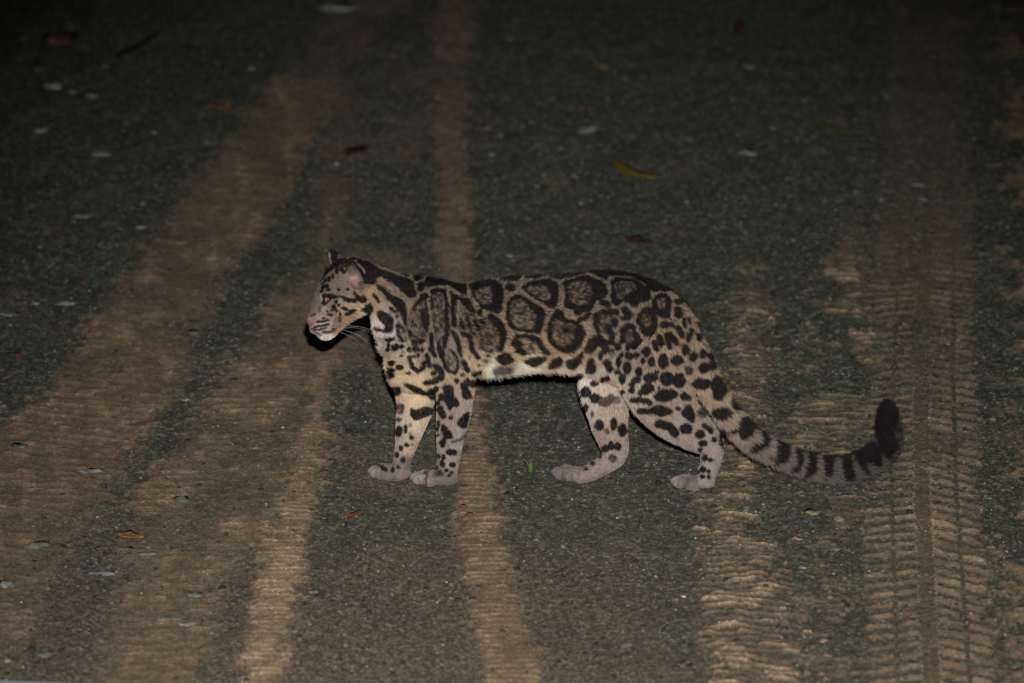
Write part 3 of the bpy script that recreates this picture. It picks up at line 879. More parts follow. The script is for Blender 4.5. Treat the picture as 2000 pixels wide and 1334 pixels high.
# --- shoulder
cur[0] = '2'
D((668,240),(720,190),(800,185),(900,205),(1000,255),(1068,285),(1080,372),(1040,385),(980,335),(900,288),(820,288),(740,302),(680,295))
M((500,640),(540,520),(690,400),(720,650),(705,760),(640,860),(540,880),(490,760))
D((535,525),(600,425),(650,368),(698,378),(692,435),(640,455),(592,497))
S(32,(690,470),(705,560),(712,660)); S(44,(645,560),(660,650),(685,725))
M((740,340),(870,340),(900,470),(890,660),(910,730),(880,900),(810,1000),(780,850),(740,700),(730,500))
S(34,(738,352),(800,338),(868,348),(890,450),(885,600),(905,720),(868,860),(868,920)); S(16,(735,400),(742,520))
D((915,345),(960,375),(1040,415),(1095,412),(1135,480),(1170,555),(1110,555),(1050,485),(990,440),(965,560),(985,700),(938,705),(928,560),(930,430))
N_((960,440),(1100,500),(1200,560),(1260,660),(1220,760),(1060,760),(980,690))
S(34,(1020,640),(1050,715)); S(28,(1080,620),(1112,705)); S(32,(1160,650),(1202,725)); S(24,(1220,650),(1260,680)); E((1215,565,24,26))
S(42,(945,765),(990,830),(1010,920),(1018,995))
M((850,940),(930,925),(1000,1000),(1010,1130),(960,1170),(880,1130))
S(30,(848,960),(860,1080),(900,1150),(970,1170),(1005,1110),(1000,1010),(940,945))
S(40,(1040,775),(1110,810),(1130,900),(1140,950),(1195,1015))
S(36,(730,780),(740,900),(765,995)); S(28,(808,880),(832,1035)); S(42,(690,1000),(712,1095))
S(48,(1050,1055),(1092,1135)); S(42,(1150,1180),(1215,1160))
S(38,(515,1035),(540,1110),(610,1150),(655,1110),(655,1070)); S(22,(500,1010),(560,1000))
S(48,(770,1098),(830,1140),(842,1220),(760,1245),(680,1265)); E((760,1170,27,27))
E((990,1250,15,25),(1140,1270,40,35),(1045,1185,13,16),(570,930,26,24),(640,850,28,20),(640,935,22,18),(600,990,22,16),(560,860,16,22),(510,940,14,18),(530,780,16,22),(720,930,14,30),(430,910,16,16),(370,920,34,32),(300,895,16,26),(290,945,22,14))
E((330,1080,28,22),(410,1120,38,22),(318,1150,44,16),(322,1195,28,20),(500,1170,22,10),(430,1000,12,10))
E((1240,850,24,18),(1300,880,30,16),(1290,790,30,14),(1230,920,26,16),(1340,820,20,14),(1150,780,26,14),(1320,950,20,20),(1290,1000,28,18),(1200,1090,18,14),(1270,1050,24,12), val=.75)
Lt(17,(694,430),(720,560),(738,700),(770,800),(778,930),(800,1010),(840,1075))
Lt(15,(884,345),(918,480),(912,640),(940,720),(1000,770),(1060,850),(1100,960))
Lt(12,(930,740),(910,830),(930,920),(1010,1000),(1025,1100))
Lt(12,(1000,470),(1000,600),(1000,720))
# --- rump
cur[0] = '4'
D((110,105),(250,55),(400,50),(570,70),(710,120),(860,170),(990,240),(1000,300),(900,305),(800,305),(740,232),(680,190),(560,150),(420,148),(350,152),(250,150))
S(16,(990,270),(1080,330),(1180,430),(1280,570)); S(24,(1300,640),(1360,760))
D((100,165),(250,195),(335,270),(325,365),(250,365),(200,240))
S(52,(290,430),(350,455))
D((395,190),(500,172),(640,188),(745,258),(797,330),(785,405),(695,425),(640,478),(585,445),(520,412),(440,466),(385,400),(390,280))
M((422,232),(520,200),(625,220),(665,290),(565,340),(480,405),(430,350))
D((835,370),(920,335),(1003,378),(1005,500),(992,588),(900,575),(825,522),(815,440)); M((862,400),(920,370),(962,420),(940,492),(880,492))
D((665,560),(740,474),(815,498),(855,580),(865,700),(802,778),(720,765),(685,700),(645,620)); M((692,592),(750,540),(802,590),(792,662),(720,682))
D((487,500),(540,478),(604,540),(584,604),(500,615),(478,582),(520,560))
M((220,560),(300,520),(400,560),(390,700),(300,760),(220,720)); S(34,(222,555),(212,660),(252,745)); E((370,525,27,22),(430,535,27,27),(420,640,33,42),(300,530,40,14)); S(54,(350,690),(390,770),(380,850))
M((510,730),(620,700),(650,790),(600,860),(530,830)); S(48,(500,835),(500,720),(560,672),(612,685)); S(58,(640,760),(670,830),(620,880))
D((1045,478),(1124,488),(1114,585),(1046,572)); E((1090,415,42,30)); S(28,(1145,600),(1150,680)); S(22,(1195,590),(1205,640))
E((940,660,48,37),(1020,660,20,27)); S(52,(1080,690),(1118,772))
S(40,(1225,715),(1180,820)); E((1300,785,28,44))
S(48,(962,762),(1000,762),(1060,850)); S(48,(962,785),(992,890)); S(52,(880,790),(905,860)); S(42,(830,845),(852,912))
S(68,(135,920),(180,842),(250,802),(300,850),(322,930))
E((45,760,46,76),(450,890,32,32),(560,890,27,27),(745,945,40,47),(1150,925,37,47),(490,970,18,22),(570,985,32,37),(640,975,27,27),(925,1040,50,72),(1070,1030,62,47),(1240,990,37,47),(1340,960,37,42),(460,1050,24,52),(710,1040,22,22),(800,1050,32,47),(550,1110,37,57),(450,1150,24,22),(670,1150,27,47),(860,1150,18,15),(500,1220,30,52),(790,1210,72,42),(640,1235,42,27),(960,1225,67,67),(1090,1240,60,72),(1350,1110,52,47),(1310,1270,82,50),(1465,1260,38,60),(600,1290,22,22),(760,1310,52,37),(45,1200,37,27),(170,1085,42,72),(270,980,22,37),(340,1060,36,40),(370,1120,30,34),(1440,1080,30,50),(1420,980,24,40))
E((1190,1130,45,45),(390,950,40,34),(220,1270,40,22),(330,1220,40,20), val=.7)
# --- forelegs
cur[0] = '5'
D((290,285),(390,268),(415,310),(385,355),(315,345)); D((435,250),(490,242),(565,268),(655,320),(665,355),(580,345),(500,302))
D((495,500),(520,475),(560,497),(640,467),(725,472),(715,532),(640,565),(560,595),(505,562)); E((400,480,42,55),(385,590,22,20), val=.72)
E((390,700,30,52),(455,680,14,42),(515,765,20,18),(465,835,20,15),(405,865,18,20),(370,930,16,26),(430,980,18,22),(230,1055,15,20),(262,1070,12,18),(330,1070,15,20),(385,1050,12,12),(190,1025,15,10),(320,50,28,22),(310,120,42,16),(318,165,28,18))
E((495,640,12,10),(500,725,12,8),(520,830,12,8), val=.6)
D((660,330),(700,280),(745,310),(750,370),(710,400),(675,370)); E((755,290,20,30),(800,370,25,30),(770,420,18,20),(895,570,16,16),(775,620,12,25),(765,675,10,20),(770,735,8,14),(960,215,14,22),(1105,235,32,30),(1060,205,12,22))
D((815,268),(880,242),(925,288),(925,350),(965,400),(975,452),(920,470),(880,495),(840,432),(798,372),(828,330)); D((995,240),(1040,215),(1065,290),(1095,340),(1085,385),(1018,385),(995,310))
S(56,(790,480),(822,552)); D((960,602),(1030,526),(1070,515),(1070,580),(1032,675),(968,645)); D((800,648),(832,635),(905,718),(905,764),(848,784),(842,845),(800,857),(780,800),(818,760))
E((900,903,52,26),(820,950,16,27),(775,940,11,22),(810,1015,21,31),(910,1025,29,21),(850,1075,18,15),(752,1050,9,15),(905,1100,14,10),(880,1130,10,10))
E((780,1110,46,26),(655,1095,26,18), val=.6); S(11,(668,1110),(652,1165),(662,1225),val=.75); S(6,(575,1150),(600,1215),val=.35); S(6,(175,1075),(165,1170),val=.35); S(20,(920,805),(1010,770),(1042,725),val=.65)  # thin strokes on the forepaws paint in the shade between toes
# --- hind legs
cur[0] = '6'
E((370,75,36,26),(445,240,49,50),(540,300,52,42),(580,580,39,52),(730,570,30,57),(820,630,41,62),(640,820,36,33),(770,800,36,36),(700,790,21,41),(595,900,15,12),(515,970,15,8),(450,1030,12,8),(440,400,22,38),(530,150,36,22),(610,115,16,22),(660,100,14,26))
S(72,(605,335),(650,350),(700,300),val=.8); E((770,320,36,40),(720,920,42,40),(660,640,20,26),(510,470,16,26), val=.62); S(7,(205,1050),(200,1110),(230,1155),val=.45); S(7,(300,1080),(300,1165),val=.35)  # far hind paw: toe creases are shade drawn as darker fur
E((950,110,43,26),(905,165,23,26),(900,225,26,21),(1090,90,70,41),(1265,100,66,66),(1390,120,60,71),(1070,200,56,41),(1435,280,31,36),(1375,405,20,15),(1490,295,16,26),(1180,195,12,12),(815,235,16,16),(1460,613,63,46),(1600,668,46,39),(1635,765,43,29),(1750,725,22,20),(1660,915,20,26),(1710,935,16,13),(1640,1030,23,26),(1695,1055,17,15),(1635,1105,19,15),(1700,1105,15,13),(1590,1060,13,13),(1605,830,20,14))
S(46,(990,245),(1060,230)); D((1120,290),(1200,216),(1310,210),(1376,250),(1335,304),(1210,340)); S(46,(915,320),(990,315),(1090,345)); S(52,(985,430),(1100,430)); D((1095,400),(1200,375),(1318,430),(1295,470),(1200,485),(1115,455))
D((1412,440),(1480,365),(1535,420),(1552,520),(1510,546),(1425,484)); S(72,(1180,560),(1290,592),(1350,660)); S(46,(1650,580),(1720,640)); S(76,(1835,640),(1850,770)); E((1620,450,50,50), val=.8); E((1730,940,40,12), val=.4); S(6,(1400,1140),(1380,1200),val=.35); S(6,(1490,1140),(1470,1215),val=.35)  # last two strokes put the shade between near hind toes into the coat
# --- tail
cur[0] = '7'
D((50,190),(120,172),(190,188),(184,248),(110,260),(55,238)); D((200,200),(240,140),(300,170),(345,260),(292,356),(228,345),(212,280)); D((214,450),(290,415),(372,438),(365,505),(290,526),(225,494)); D((372,350),(410,320),(480,430),(400,446)); D((435,540),(510,486),(566,528),(586,600),(545,666),(460,696),(435,645),(355,645),(375,608),(445,600)); D((560,520),(700,615),(650,645),(585,592)); D((645,638),(704,648),(706,732),(655,776),(600,806),(532,794),(566,738),(636,730)); D((780,690),(855,738),(886,810),(856,886),(790,916),(738,914),(766,840),(776,760)); D((925,790),(984,790),(996,900),(954,976),(884,976),(896,938),(946,908)); D((1034,830),(1104,826),(1116,910),(1094,996),(1004,1026),(1016,960),(1036,900)); D((1165,845),(1256,845),(1246,995),(1188,1016),(1180,920)); D((1334,865),(1406,855),(1436,1036),(1368,1046),(1334,950)); D((1436,836),(1514,826),(1566,974),(1540,1006),(1486,934)); D((1495,795),(1604,734),(1668,830),(1666,936),(1566,906)); D((1630,760),(1764,828),(1745,876),(1645,806)); D((1630,700),(1640,450),(1690,320),(1800,320),(1850,430),(1826,560),(1790,640),(1825,790),(1740,830),(1680,800))
S(28,(780,700),(950,765),(1100,815),(1250,848),(1400,842),(1510,795)); S(18,(1735,690),(1850,720),val=.7); S(18,(1780,610),(1860,640),val=.7)
E((720,860,30,16), val=.5)
# --- neck and chest
cur[0] = '1'
D((760,245),(840,225),(910,250),(985,325),(1005,400),(955,425),(950,490),(855,495),(825,420),(838,350))
D((930,295),(1000,325),(1080,345),(1200,385),(1315,425),(1378,468),(1386,540),(1418,590),(1395,638),(1340,648),(1285,605),(1215,545),(1125,475),(1045,425),(985,385))
D((930,215),(1050,245),(1150,285),(1250,325),(1330,370),(1305,402),(1180,350),(1060,308),(955,268))
E((1460,515,42,46)); D((1365,395),(1450,350),(1570,365),(1485,412),(1420,455),(1388,442)); D((1505,450),(1560,400),(1640,390),(1740,410),(1740,502),(1640,482),(1560,522),(1508,502))
D((955,500),(1010,515),(1080,565),(1130,615),(1235,655),(1288,710),(1298,800),(1305,945),(1268,948),(1246,860),(1205,795),(1145,725),(1085,665),(1035,595),(975,545))
S(30,(935,618),(965,650),(988,695))
D((965,810),(1010,785),(1080,825),(1146,880),(1146,1005),(1100,1046),(1015,1015),(1060,960),(995,900)); S(28,(945,990),(1010,1010)); D((1055,1110),(1165,1092),(1155,1135),(1080,1145))
M((1180,950),(1240,945),(1305,1050),(1285,1145),(1210,1135),(1180,1060)); S(26,(1195,960),(1205,1080),(1255,1140)); S(30,(1210,960),(1250,990))
E((1090,1190,16,26),(1165,1215,37,36),(1245,1205,16,26),(1320,1235,22,20),(1410,1165,18,22),(1430,1230,24,18),(1340,1050,18,30),(1130,770,18,14),(1165,800,24,12),(1190,850,20,14))
# --- head
cur[0] = 'H'
D((340,35),(400,20),(470,90),(440,160),(545,135),(566,150),(522,195),(440,226),(375,215),(370,140)); S(34,(470,128),(520,128),val=.25)
S(20,(345,275),(400,232),(475,215)); S(16,(262,400),(330,312),(420,255),(520,218)); S(16,(300,345),(395,270),(470,252)); S(20,(560,200),(640,158),(760,145)); S(16,(520,240),(620,200),(700,215)); S(16,(640,150),(800,140),(930,185)); S(14,(250,440),(300,390)); S(12,(560,262),(640,225)); S(40,(745,205),(900,260))
E((350,435,16,38),(402,400,12,32),(455,335,20,30),(520,315,30,18),(300,455,14,20),(550,350,16,16))
S(22,(330,300),(400,250),(480,205),(560,175)); S(14,(240,450),(275,400),(330,345),(400,300)); S(12,(420,300),(500,275),(580,270)); S(22,(600,175),(720,160),(840,170)); S(12,(165,530),(190,480),(240,470)); S(30,(255,605),(280,545),(322,520)); E((345,575,24,12),(335,530,16,18),(600,575,18,12),(480,575,14,10),(270,500,10,16))
D((262,650),(330,630),(400,638),(455,652),(492,680),(420,694),(385,704),(352,745),(290,778),(255,755),(285,700))
D((480,652),(540,662),(640,688),(700,678),(672,620),(684,596),(744,648),(760,690),(722,740),(620,750),(556,712)); E((800,705,40,44))
D((520,822),(560,802),(615,830),(560,854)); D((568,905),(610,848),(700,832),(730,850),(692,874),(600,926)); D((762,852),(818,788),(890,746),(926,780),(924,852),(870,896),(828,874)); S(26,(760,965),(830,918),(880,900))
E((420,795,24,18),(490,780,18,15),(450,735,16,18),(405,848,16,8),(380,912,27,11),(465,862,14,9),(440,830,14,7),(350,900,14,7),(330,860,10,8),(510,900,12,14))
S(16,(170,1060),(260,1050),(345,1028)); S(13,(155,1088),(230,1096),(320,1075)); S(13,(200,992),(290,988),(350,975)); S(30,(290,1128),(350,1138),(420,1100),val=.8); S(14,(270,950),(300,950))
N_((425,950),(490,935),(530,980),(500,1055),(420,1110),(385,1060),(425,1000)); 
S(28,(125,912),(165,892),val=.6); S(8,(128,1080),(200,1142),(265,1172),val=.7); S(14,(582,330),(590,285),(640,248),(700,246),(760,325),val=.8); S(14,(600,480),(700,570),(800,560),val=.45); S(20,(225,860),(240,790),val=.45)
S(30,(700,250),(770,330),(812,410),(835,490))

# soften the marks as fur does
def blur(a_, n):
    for _ in range(n):
        a_[1:-1] = (a_[:-2] + 2 * a_[1:-1] + a_[2:]) / 4
        a_[:, 1:-1] = (a_[:, :-2] + 2 * a_[:, 1:-1] + a_[:, 2:]) / 4
    return a_
DD_ = DK.copy()
for a_, b_ in ((1, 0), (-1, 0), (0, 1), (0, -1)):
    DD_ = np.maximum(DD_, np.roll(np.roll(DK, a_, 0), b_, 1))
D2_ = DD_.copy()
for a_, b_ in ((1, 0), (-1, 0), (0, 1), (0, -1)):
    D2_ = np.maximum(D2_, np.roll(np.roll(DD_, a_, 0), b_, 1))
DK = np.where((gx > 1110) & (gx < 1400), D2_, DD_)
for c_, wd_, pts_ in LIGHT:
    cur[0] = c_; S(wd_, *pts_, val=0.0)
DK = blur(DK, 4)
fleck = sstep(.56, .74, fbm(gx / 2.2, gy / 2.6, 15, 2)).astype(np.float32)
back = (np.clip((735 - gy) / 80, 0, 1) * sstep(740, 800, gx) * .50 + .20 * (gy < 720) + .06).astype(np.float32)
DK = np.clip(DK + (1 - DK) * fleck * back - DK * .16 * sstep(.5, .8, fbm(gx / 2.0, gy / 2.0, 25, 2)), 0, 1).astype(np.float32)

BASE = np.array([  # x, y, r, g, b of the pale ground colour between the marks, then fur length in mm
 (605,600,112,98,92,3),(618,590,122,110,103,3),(630,560,112,102,92,4),(650,540,112,101,90,5),(668,560,114,101,89,5),(665,505,115,106,96,6),(660,575,122,106,94,5),(670,600,165,140,110,6),(650,600,122,110,98,4),(625,640,172,162,152,3),(612,632,150,120,112,2),(640,660,206,193,176,6),(655,645,165,135,112,6),
 (690,605,172,146,114,8),(682,625,170,132,100,7),(705,610,180,158,130,9),(686,527,112,98,82,2),(691,545,140,118,105,2),(694,556,135,112,98,3),(680,545,125,108,95,3),(708,560,120,95,78,6),(725,575,165,138,108,11),(745,560,150,130,105,12),(770,535,135,120,105,10),(735,640,208,195,184,14),(750,680,208,193,178,14),(755,720,200,176,150,13),(775,738,202,174,136,11),
 (800,600,142,122,98,11),(820,640,148,130,112,10),(870,630,142,124,106,10),(860,690,148,130,112,10),(830,560,138,120,98,10),(900,560,135,122,100,10),(950,545,118,110,94,10),(1000,580,132,118,98,11),(1060,560,130,118,98,11),(990,650,152,128,94,12),(930,660,150,124,90,12),(1000,695,182,150,102,14),(1080,690,178,138,96,14),(1075,620,142,120,94,12),(1110,660,160,126,92,13),(960,728,228,215,194,17),(1020,722,228,215,194,17),(1090,718,200,178,150,17),(930,715,190,165,130,13),
 (1140,690,172,148,108,13),(1200,560,118,108,90,10),(1180,620,134,120,100,11),(1250,560,122,110,92,10),(1290,640,160,132,104,11),(1340,620,152,130,98,11),(1370,680,150,128,104,12),(1300,700,152,128,104,10),(1230,690,140,124,108,10),(1250,770,165,150,132,10),(1300,780,155,134,118,9),(1350,840,155,138,124,8),(1330,860,165,150,138,8),(1390,880,160,144,136,6),(1375,920,156,142,132,5),(1340,942,118,108,102,4),(1316,940,150,134,126,4),
 (1130,745,210,198,184,14),(1150,765,190,178,168,11),(1180,758,186,168,148,9),(1150,800,188,176,166,9),(1185,805,178,154,134,8),(1190,850,156,136,124,7),(1200,890,158,142,132,7),(1180,915,150,134,124,6),(1140,935,146,130,122,5),(1098,925,124,113,107,4),
 (770,755,180,150,130,8),(815,760,208,180,144,8),(820,825,206,184,156,7),(785,825,190,172,158,7),(780,860,172,156,146,6),(800,870,190,160,134,6),(795,905,128,112,102,5),(750,925,124,112,104,4),(725,920,150,134,126,4),
 (900,745,160,138,114,9),(880,790,160,140,124,8),(915,790,172,152,138,8),(880,850,158,142,130,7),(905,850,170,156,146,7),(880,900,162,148,138,6),(865,935,122,110,103,4),(812,935,150,136,128,4),
 (1390,760,156,134,110,13),(1420,820,156,140,122,14),(1480,875,128,116,106,15),(1560,915,112,102,94,15),(1620,925,102,94,88,15),(1680,915,90,84,80,15),(1745,870,64,60,59,15),(1750,830,52,49,48,14),(1730,790,45,42,42,11)], float)
_up = sstep(700, 640, BASE[:, 1]) if False else np.clip((705 - BASE[:, 1]) / 60, 0, 1) * (BASE[:, 0] > 735) * (BASE[:, 0] < 1385)
BASE[:, 2:5] *= (1 - .10 * _up)[:, None]
BASE[:, 2:5] *= np.where(BASE[:, 1] > 770, .94, 1.0)[:, None]
_g = BASE[:, 2:5].mean(1, keepdims=True)
_s = np.where(BASE[:, 1] > 840, .82, np.where((BASE[:, 0] > 735) & (BASE[:, 1] < 715), .78, .86))[:, None]
BASE[:, 2:5] = _g + (BASE[:, 2:5] - _g) * _s
BLIN = np.concatenate([s2l(BASE[:, 2:5]), BASE[:, 5:6] / 1000.0], 1)

def base_at(u, v):
    out = np.zeros((len(u), 4))
    for s in range(0, len(u), 40000):
        e = s + 40000
        d2 = (u[s:e, None] - BASE[None, :, 0]) ** 2 + (v[s:e, None] - BASE[None, :, 1]) ** 2
        wgt = 1 / (d2 + 60.0) ** 2
        out[s:e] = (wgt @ BLIN) / wgt.sum(1)[:, None]
    return out

PAINT = [(612, 596, 8, 22, (116, 104, 97)), (628, 577, 3, 12, (158, 150, 143)), (636, 606, 9, 8, (150, 140, 130)), (664, 625, 5, 9, (100, 76, 62)), (625, 643, 14, 8, (188, 180, 170)), (640, 661, 16, 6, (222, 210, 194)), (692, 544, 7, 3, (168, 138, 130)), (696, 551, 4, 6, (150, 120, 111)), (687, 529, 9, 12, (104, 93, 80)), (706, 556, 6, 8, (88, 74, 62))]
INK = s2l((25, 23, 24))
GAIN = 1.22
def coat(p, jit=0.0, plain=False):
    u, v = coat_uv(p)
    un = u + 3.0 * (fbm(u / 7, v / 7, 61, 2) - .5); vn = v + 3.0 * (fbm(u / 7, v / 7, 71, 2) - .5)
    if jit:
        jj = jit * (1 + 1.2 * (u > 1400))
        un = un + rng.normal(0, 1, len(u)) * jj; vn = vn + rng.normal(0, 1, len(u)) * jj
    j = np.clip(((un - X0) * RES).astype(int), 0, NXc - 1); i = np.clip(((vn - Y0) * RES).astype(int), 0, NYc - 1)
    d = DK[i, j] * (0 if plain else 1)
    B = base_at(u, v)
    for (ex, ey, ea, eb, rgb) in PAINT:
        f = 1 - sstep(.6, 1.15, np.hypot((u - ex) / ea, (v - ey) / eb))
        B[:, :3] = B[:, :3] * (1 - f[:, None]) + s2l(rgb) * f[:, None]
    grain = .86 + .28 * fbm(u / 3, v / 3, 81, 2)
    c = B[:, :3] * grain[:, None] * GAIN
    d = 1 - (1 - d) ** 1.25
    c = c * (1 - d[:, None]) + INK * d[:, None]
    return c, B[:, 3], d, u, v

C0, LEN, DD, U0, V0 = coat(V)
# pink nose leather and dark lips sit on the skin itself
uvn = np.hypot((U0 - 601.5) / 5.4, (V0 - 630.5) / 5.2)
C0 = np.where((uvn < 1)[:, None] & (V[:, 1] < .06)[:, None], s2l((176, 106, 100)), C0)
V = V - NRM * (LEN * .22)[:, None]
body.vertices.foreach_set('co', V.astype(np.float32).ravel())
body.update()
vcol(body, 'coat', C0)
coat_m, t, b = mat('coat_skin', .85, .1)
a = t.nodes.new('ShaderNodeAttribute'); a.attribute_name = 'coat'
t.links.new(a.outputs['Color'], b.inputs['Base Color'])
body.materials.clear(); body.materials.append(coat_m)
body.polygons.foreach_set('use_smooth', np.ones(len(body.polygons), bool))
body.name = 'body'

ORG = np.array([.07, BD, 0.0])
cat = link('clouded_leopard', None, label='clouded leopard standing side on across the muddy road, facing left', cat='leopard', loc=ORG)
body.transform(__import__('mathutils').Matrix.Translation(-Vector(ORG)))
link('body', body, parent=cat)

# ------------------------------------------------------------------ fur
body.calc_loop_triangles()
nt_ = len(body.loop_triangles)
TR = np.empty(nt_ * 3, np.int32); body.loop_triangles.foreach_get('vertices', TR); TR = TR.reshape(-1, 3)
A_, B_, C_ = V[TR[:, 0]], V[TR[:, 1]], V[TR[:, 2]]
area = np.linalg.norm(np.cross(B_ - A_, C_ - A_), axis=1)
NH = 230000
cum = np.cumsum(area); pick = np.searchsorted(cum, rng.random(NH) * cum[-1])
r1 = np.sqrt(rng.random(NH)); r2 = rng.random(NH)
w0, w1, w2 = (1 - r1), r1 * (1 - r2), r1 * r2
root = A_[pick] * w0[:, None] + B_[pick] * w1[:, None] + C_[pick] * w2[:, None]
nn = NRM[TR[pick, 0]] * w0[:, None] + NRM[TR[pick, 1]] * w1[:, None] + NRM[TR[pick, 2]] * w2[:, None]
nn /= np.linalg.norm(nn, axis=1)[:, None] + 1e-9
FLOWC = np.array(FLOWC); FLOWT = np.array(FLOWT)
flow = np.zeros_like(root)
for s in range(0, NH, 20000):
    e = s + 20000
    d2 = ((root[s:e, None] - FLOWC[None]) ** 2).sum(2)
    wgt = 1 / (d2 + 1e-4) ** 3
    flow[s:e] = wgt @ FLOWT
flow /= np.linalg.norm(flow, axis=1)[:, None] + 1e-9
flow -= nn * (flow * nn).sum(1)[:, None]
flow /= np.linalg.norm(flow, axis=1)[:, None] + 1e-6
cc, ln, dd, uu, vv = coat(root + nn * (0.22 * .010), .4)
bb, _, _, _, _ = coat(root + nn * (0.22 * .010), 0, True)
ok = np.hypot((uu - 601.5) / 5.8, (vv - 630.5) / 5.6) > 1              # bare nose
ok &= np.hypot((uu - 640.5) / 8.0, (vv - 584) / 7.0) > 1           # eye opening
root, nn, flow, cc, ln, dd, bb = root[ok], nn[ok], flow[ok], cc[ok], ln[ok], dd[ok], bb[ok]
nh = len(root)
ln = ln * rng.uniform(.65, 1.2, nh)
guard = (rng.random(nh) < np.where(root[:, 0] > .47, .28, .12)) & (ln > .0105)
ln = ln * np.where(guard, 1.35, 1.0)
tilt = rng.normal(0, .16, (nh, 3)) + nn * (guard * .45)[:, None]
K = 4
pos = np.zeros((nh, K, 3))
pos[:, 0] = root - nn * .0006
cl = fbm(root[:, 0] * 90, root[:, 2] * 90 + root[:, 1] * 50, 7, 2) - .5
d0 = nn * .42 + flow * .85 + tilt * .5 + np.cross(nn, flow) * (cl * .7)[:, None]
d1 = nn * .16 + flow * 1.0 + tilt + np.cross(nn, flow) * (cl * .9)[:, None] + np.array([0, 0, -.05])
for k in range(1, K):
    tt = k / (K - 1)
    d = d0 * (1 - tt) + d1 * tt
    d /= np.linalg.norm(d, axis=1)[:, None]
    pos[:, k] = pos[:, k - 1] + d * (ln / (K - 1))[:, None]
pos[:, :, 2] = np.maximum(pos[:, :, 2], .002)
hc = bpy.data.hair_curves.new('fur')
hc.add_curves([K] * nh)
hc.attributes['position'].data.foreach_set('vector', (pos - ORG).astype(np.float32).ravel())
rad = np.tile(np.array([.00042, .00042, .00034, .00012], np.float32), nh)
ra = hc.attributes.get('radius') or hc.attributes.new('radius', 'FLOAT', 'POINT')
ra.data.foreach_set('value', rad)
agouti = np.where(rng.random((nh, 1)) < .15, .42, 1.05)
agouti = np.where(bb[:, :1] > .50, 1.0, agouti)
hb = np.clip(bb * agouti * rng.uniform(.62, 1.34, (nh, 1)), 0, .95)
hk = INK * rng.uniform(.7, 1.5, (nh, 1))
ca_ = hc.attributes.new('coat', 'FLOAT_COLOR', 'POINT')
hcol = np.ones((nh, K, 4), np.float32)
jt = np.where(root[:, 0] > .47, 2.0, .9)
jx = rng.normal(0, 1, nh) * jt; jy = rng.normal(0, 1, nh) * jt
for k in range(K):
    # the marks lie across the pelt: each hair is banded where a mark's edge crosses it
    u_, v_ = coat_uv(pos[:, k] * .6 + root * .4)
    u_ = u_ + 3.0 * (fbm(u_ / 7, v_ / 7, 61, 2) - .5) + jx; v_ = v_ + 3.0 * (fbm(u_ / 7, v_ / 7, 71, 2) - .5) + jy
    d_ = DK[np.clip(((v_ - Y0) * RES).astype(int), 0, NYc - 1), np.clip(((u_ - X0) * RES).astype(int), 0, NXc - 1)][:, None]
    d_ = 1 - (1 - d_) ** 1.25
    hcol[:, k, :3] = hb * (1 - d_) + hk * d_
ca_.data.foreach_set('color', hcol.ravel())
fur_m, t, b = mat('fur', .6, .15)
a = t.nodes.new('ShaderNodeAttribute'); a.attribute_name = 'coat'
t.links.new(a.outputs['Color'], b.inputs['Base Color'])
hc.materials.append(fur_m)
link('fur', hc, parent=cat, kind='stuff')

# ------------------------------------------------------------------ eyes and whiskers
bvh = BVHTree.FromPolygons([tuple(v) for v in V], [tuple(int(i) for i in t_) for t_ in TR])
eye_m, t, b = mat('amber_eye_painted_shine', .12, .6)
tc = t.nodes.new('ShaderNodeTexCoord'); sx = t.nodes.new('ShaderNodeSeparateXYZ'); t.links.new(tc.outputs['Object'], sx.inputs[0])
def mth(op, a_, b_):
    m_ = t.nodes.new('ShaderNodeMath'); m_.operation = op
    for i_, v_ in enumerate((a_, b_)):
        if isinstance(v_, (int, float)): m_.inputs[i_].default_value = v_
        else: t.links.new(v_, m_.inputs[i_])
    return m_.outputs[0]
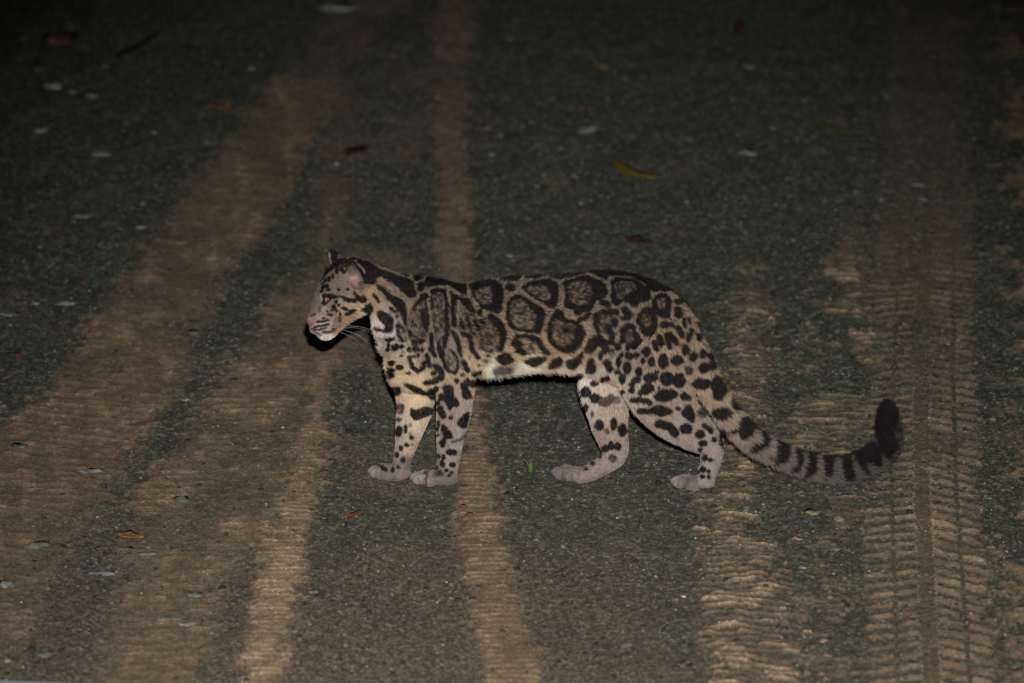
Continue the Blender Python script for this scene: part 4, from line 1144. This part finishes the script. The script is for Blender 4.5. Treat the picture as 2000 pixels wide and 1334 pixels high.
# local axis -Y is the line of sight; slit pupil along Z
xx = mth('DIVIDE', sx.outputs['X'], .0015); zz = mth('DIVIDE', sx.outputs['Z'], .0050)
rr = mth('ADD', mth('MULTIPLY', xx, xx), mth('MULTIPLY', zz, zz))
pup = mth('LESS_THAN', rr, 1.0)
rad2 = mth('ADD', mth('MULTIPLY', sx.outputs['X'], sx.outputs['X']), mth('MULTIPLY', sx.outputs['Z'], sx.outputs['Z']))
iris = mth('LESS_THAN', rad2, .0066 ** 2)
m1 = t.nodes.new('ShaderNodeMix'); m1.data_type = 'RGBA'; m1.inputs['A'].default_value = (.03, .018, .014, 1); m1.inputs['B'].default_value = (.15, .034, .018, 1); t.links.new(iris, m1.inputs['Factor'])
m2 = t.nodes.new('ShaderNodeMix'); m2.data_type = 'RGBA'; m2.inputs['B'].default_value = (.80, .40, .20, 1); t.links.new(m1.outputs['Result'], m2.inputs['A']); t.links.new(pup, m2.inputs['Factor'])  # bright pupil is eyeshine from the flash, put into the colour
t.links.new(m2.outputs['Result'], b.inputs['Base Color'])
bm = bmesh.new(); bmesh.ops.create_uvsphere(bm, u_segments=24, v_segments=16, radius=.0085)
em = bpy.data.meshes.new('eye'); bm.to_mesh(em); bm.free(); em.materials.append(eye_m)
for p_ in em.polygons: p_.use_smooth = True
d = ray(641, 584); d /= np.linalg.norm(d)
hit = bvh.ray_cast(Vector(CAM), Vector(d))
ep = np.array(hit[0]) + d * .0052
look = Vector((-.62, -.78, -.05)).normalized()
o = link('eye', em, parent=cat, loc=ep - ORG); o.rotation_euler = (-look).to_track_quat('Y', 'Z').to_euler()
hit = bvh.ray_cast(Vector((ep[0], 1.0, ep[2])), Vector((0, -1, 0)))
ep2 = np.array(hit[0]) + np.array([0, -.0052, 0])
look2 = Vector((-.62, .78, -.05)).normalized()
o = link('eye', em, parent=cat, loc=ep2 - ORG); o.rotation_euler = (-look2).to_track_quat('Y', 'Z').to_euler()

wm, t, b = mat('whisker_hair', .4, .4)
tcw = t.nodes.new('ShaderNodeTexNoise'); tcw.inputs['Scale'].default_value = 30
rw = t.nodes.new('ShaderNodeValToRGB'); rw.color_ramp.elements[0].color = (.55, .53, .5, 1); rw.color_ramp.elements[1].color = (.85, .83, .8, 1)
t.links.new(tcw.outputs['Fac'], rw.inputs['Fac']); t.links.new(rw.outputs['Color'], b.inputs['Base Color'])
WH = [((636, 636), (672, 645), (700, 655), (722, 672)), ((640, 630), (680, 636), (712, 640), (736, 651)), ((634, 642), (668, 650), (695, 664), (712, 682)),
      ((660, 642), (690, 640), (715, 645), (732, 656))]
for side in (-1, 1):
    for k, wp in enumerate(WH if side < 0 else WH[:2]):
        pts = []
        for i_, (x, y) in enumerate(wp):
            pts.append(P(x, y, BD + side * (.028 + .022 * i_)))
        pts = catmull(pts, 5)
        Vw, Fw = tube(pts - ORG, np.linspace(.00026, .00009, len(pts)), 5)
        link('whisker', mesh_np('whisker', Vw, Fw, wm), parent=cat)
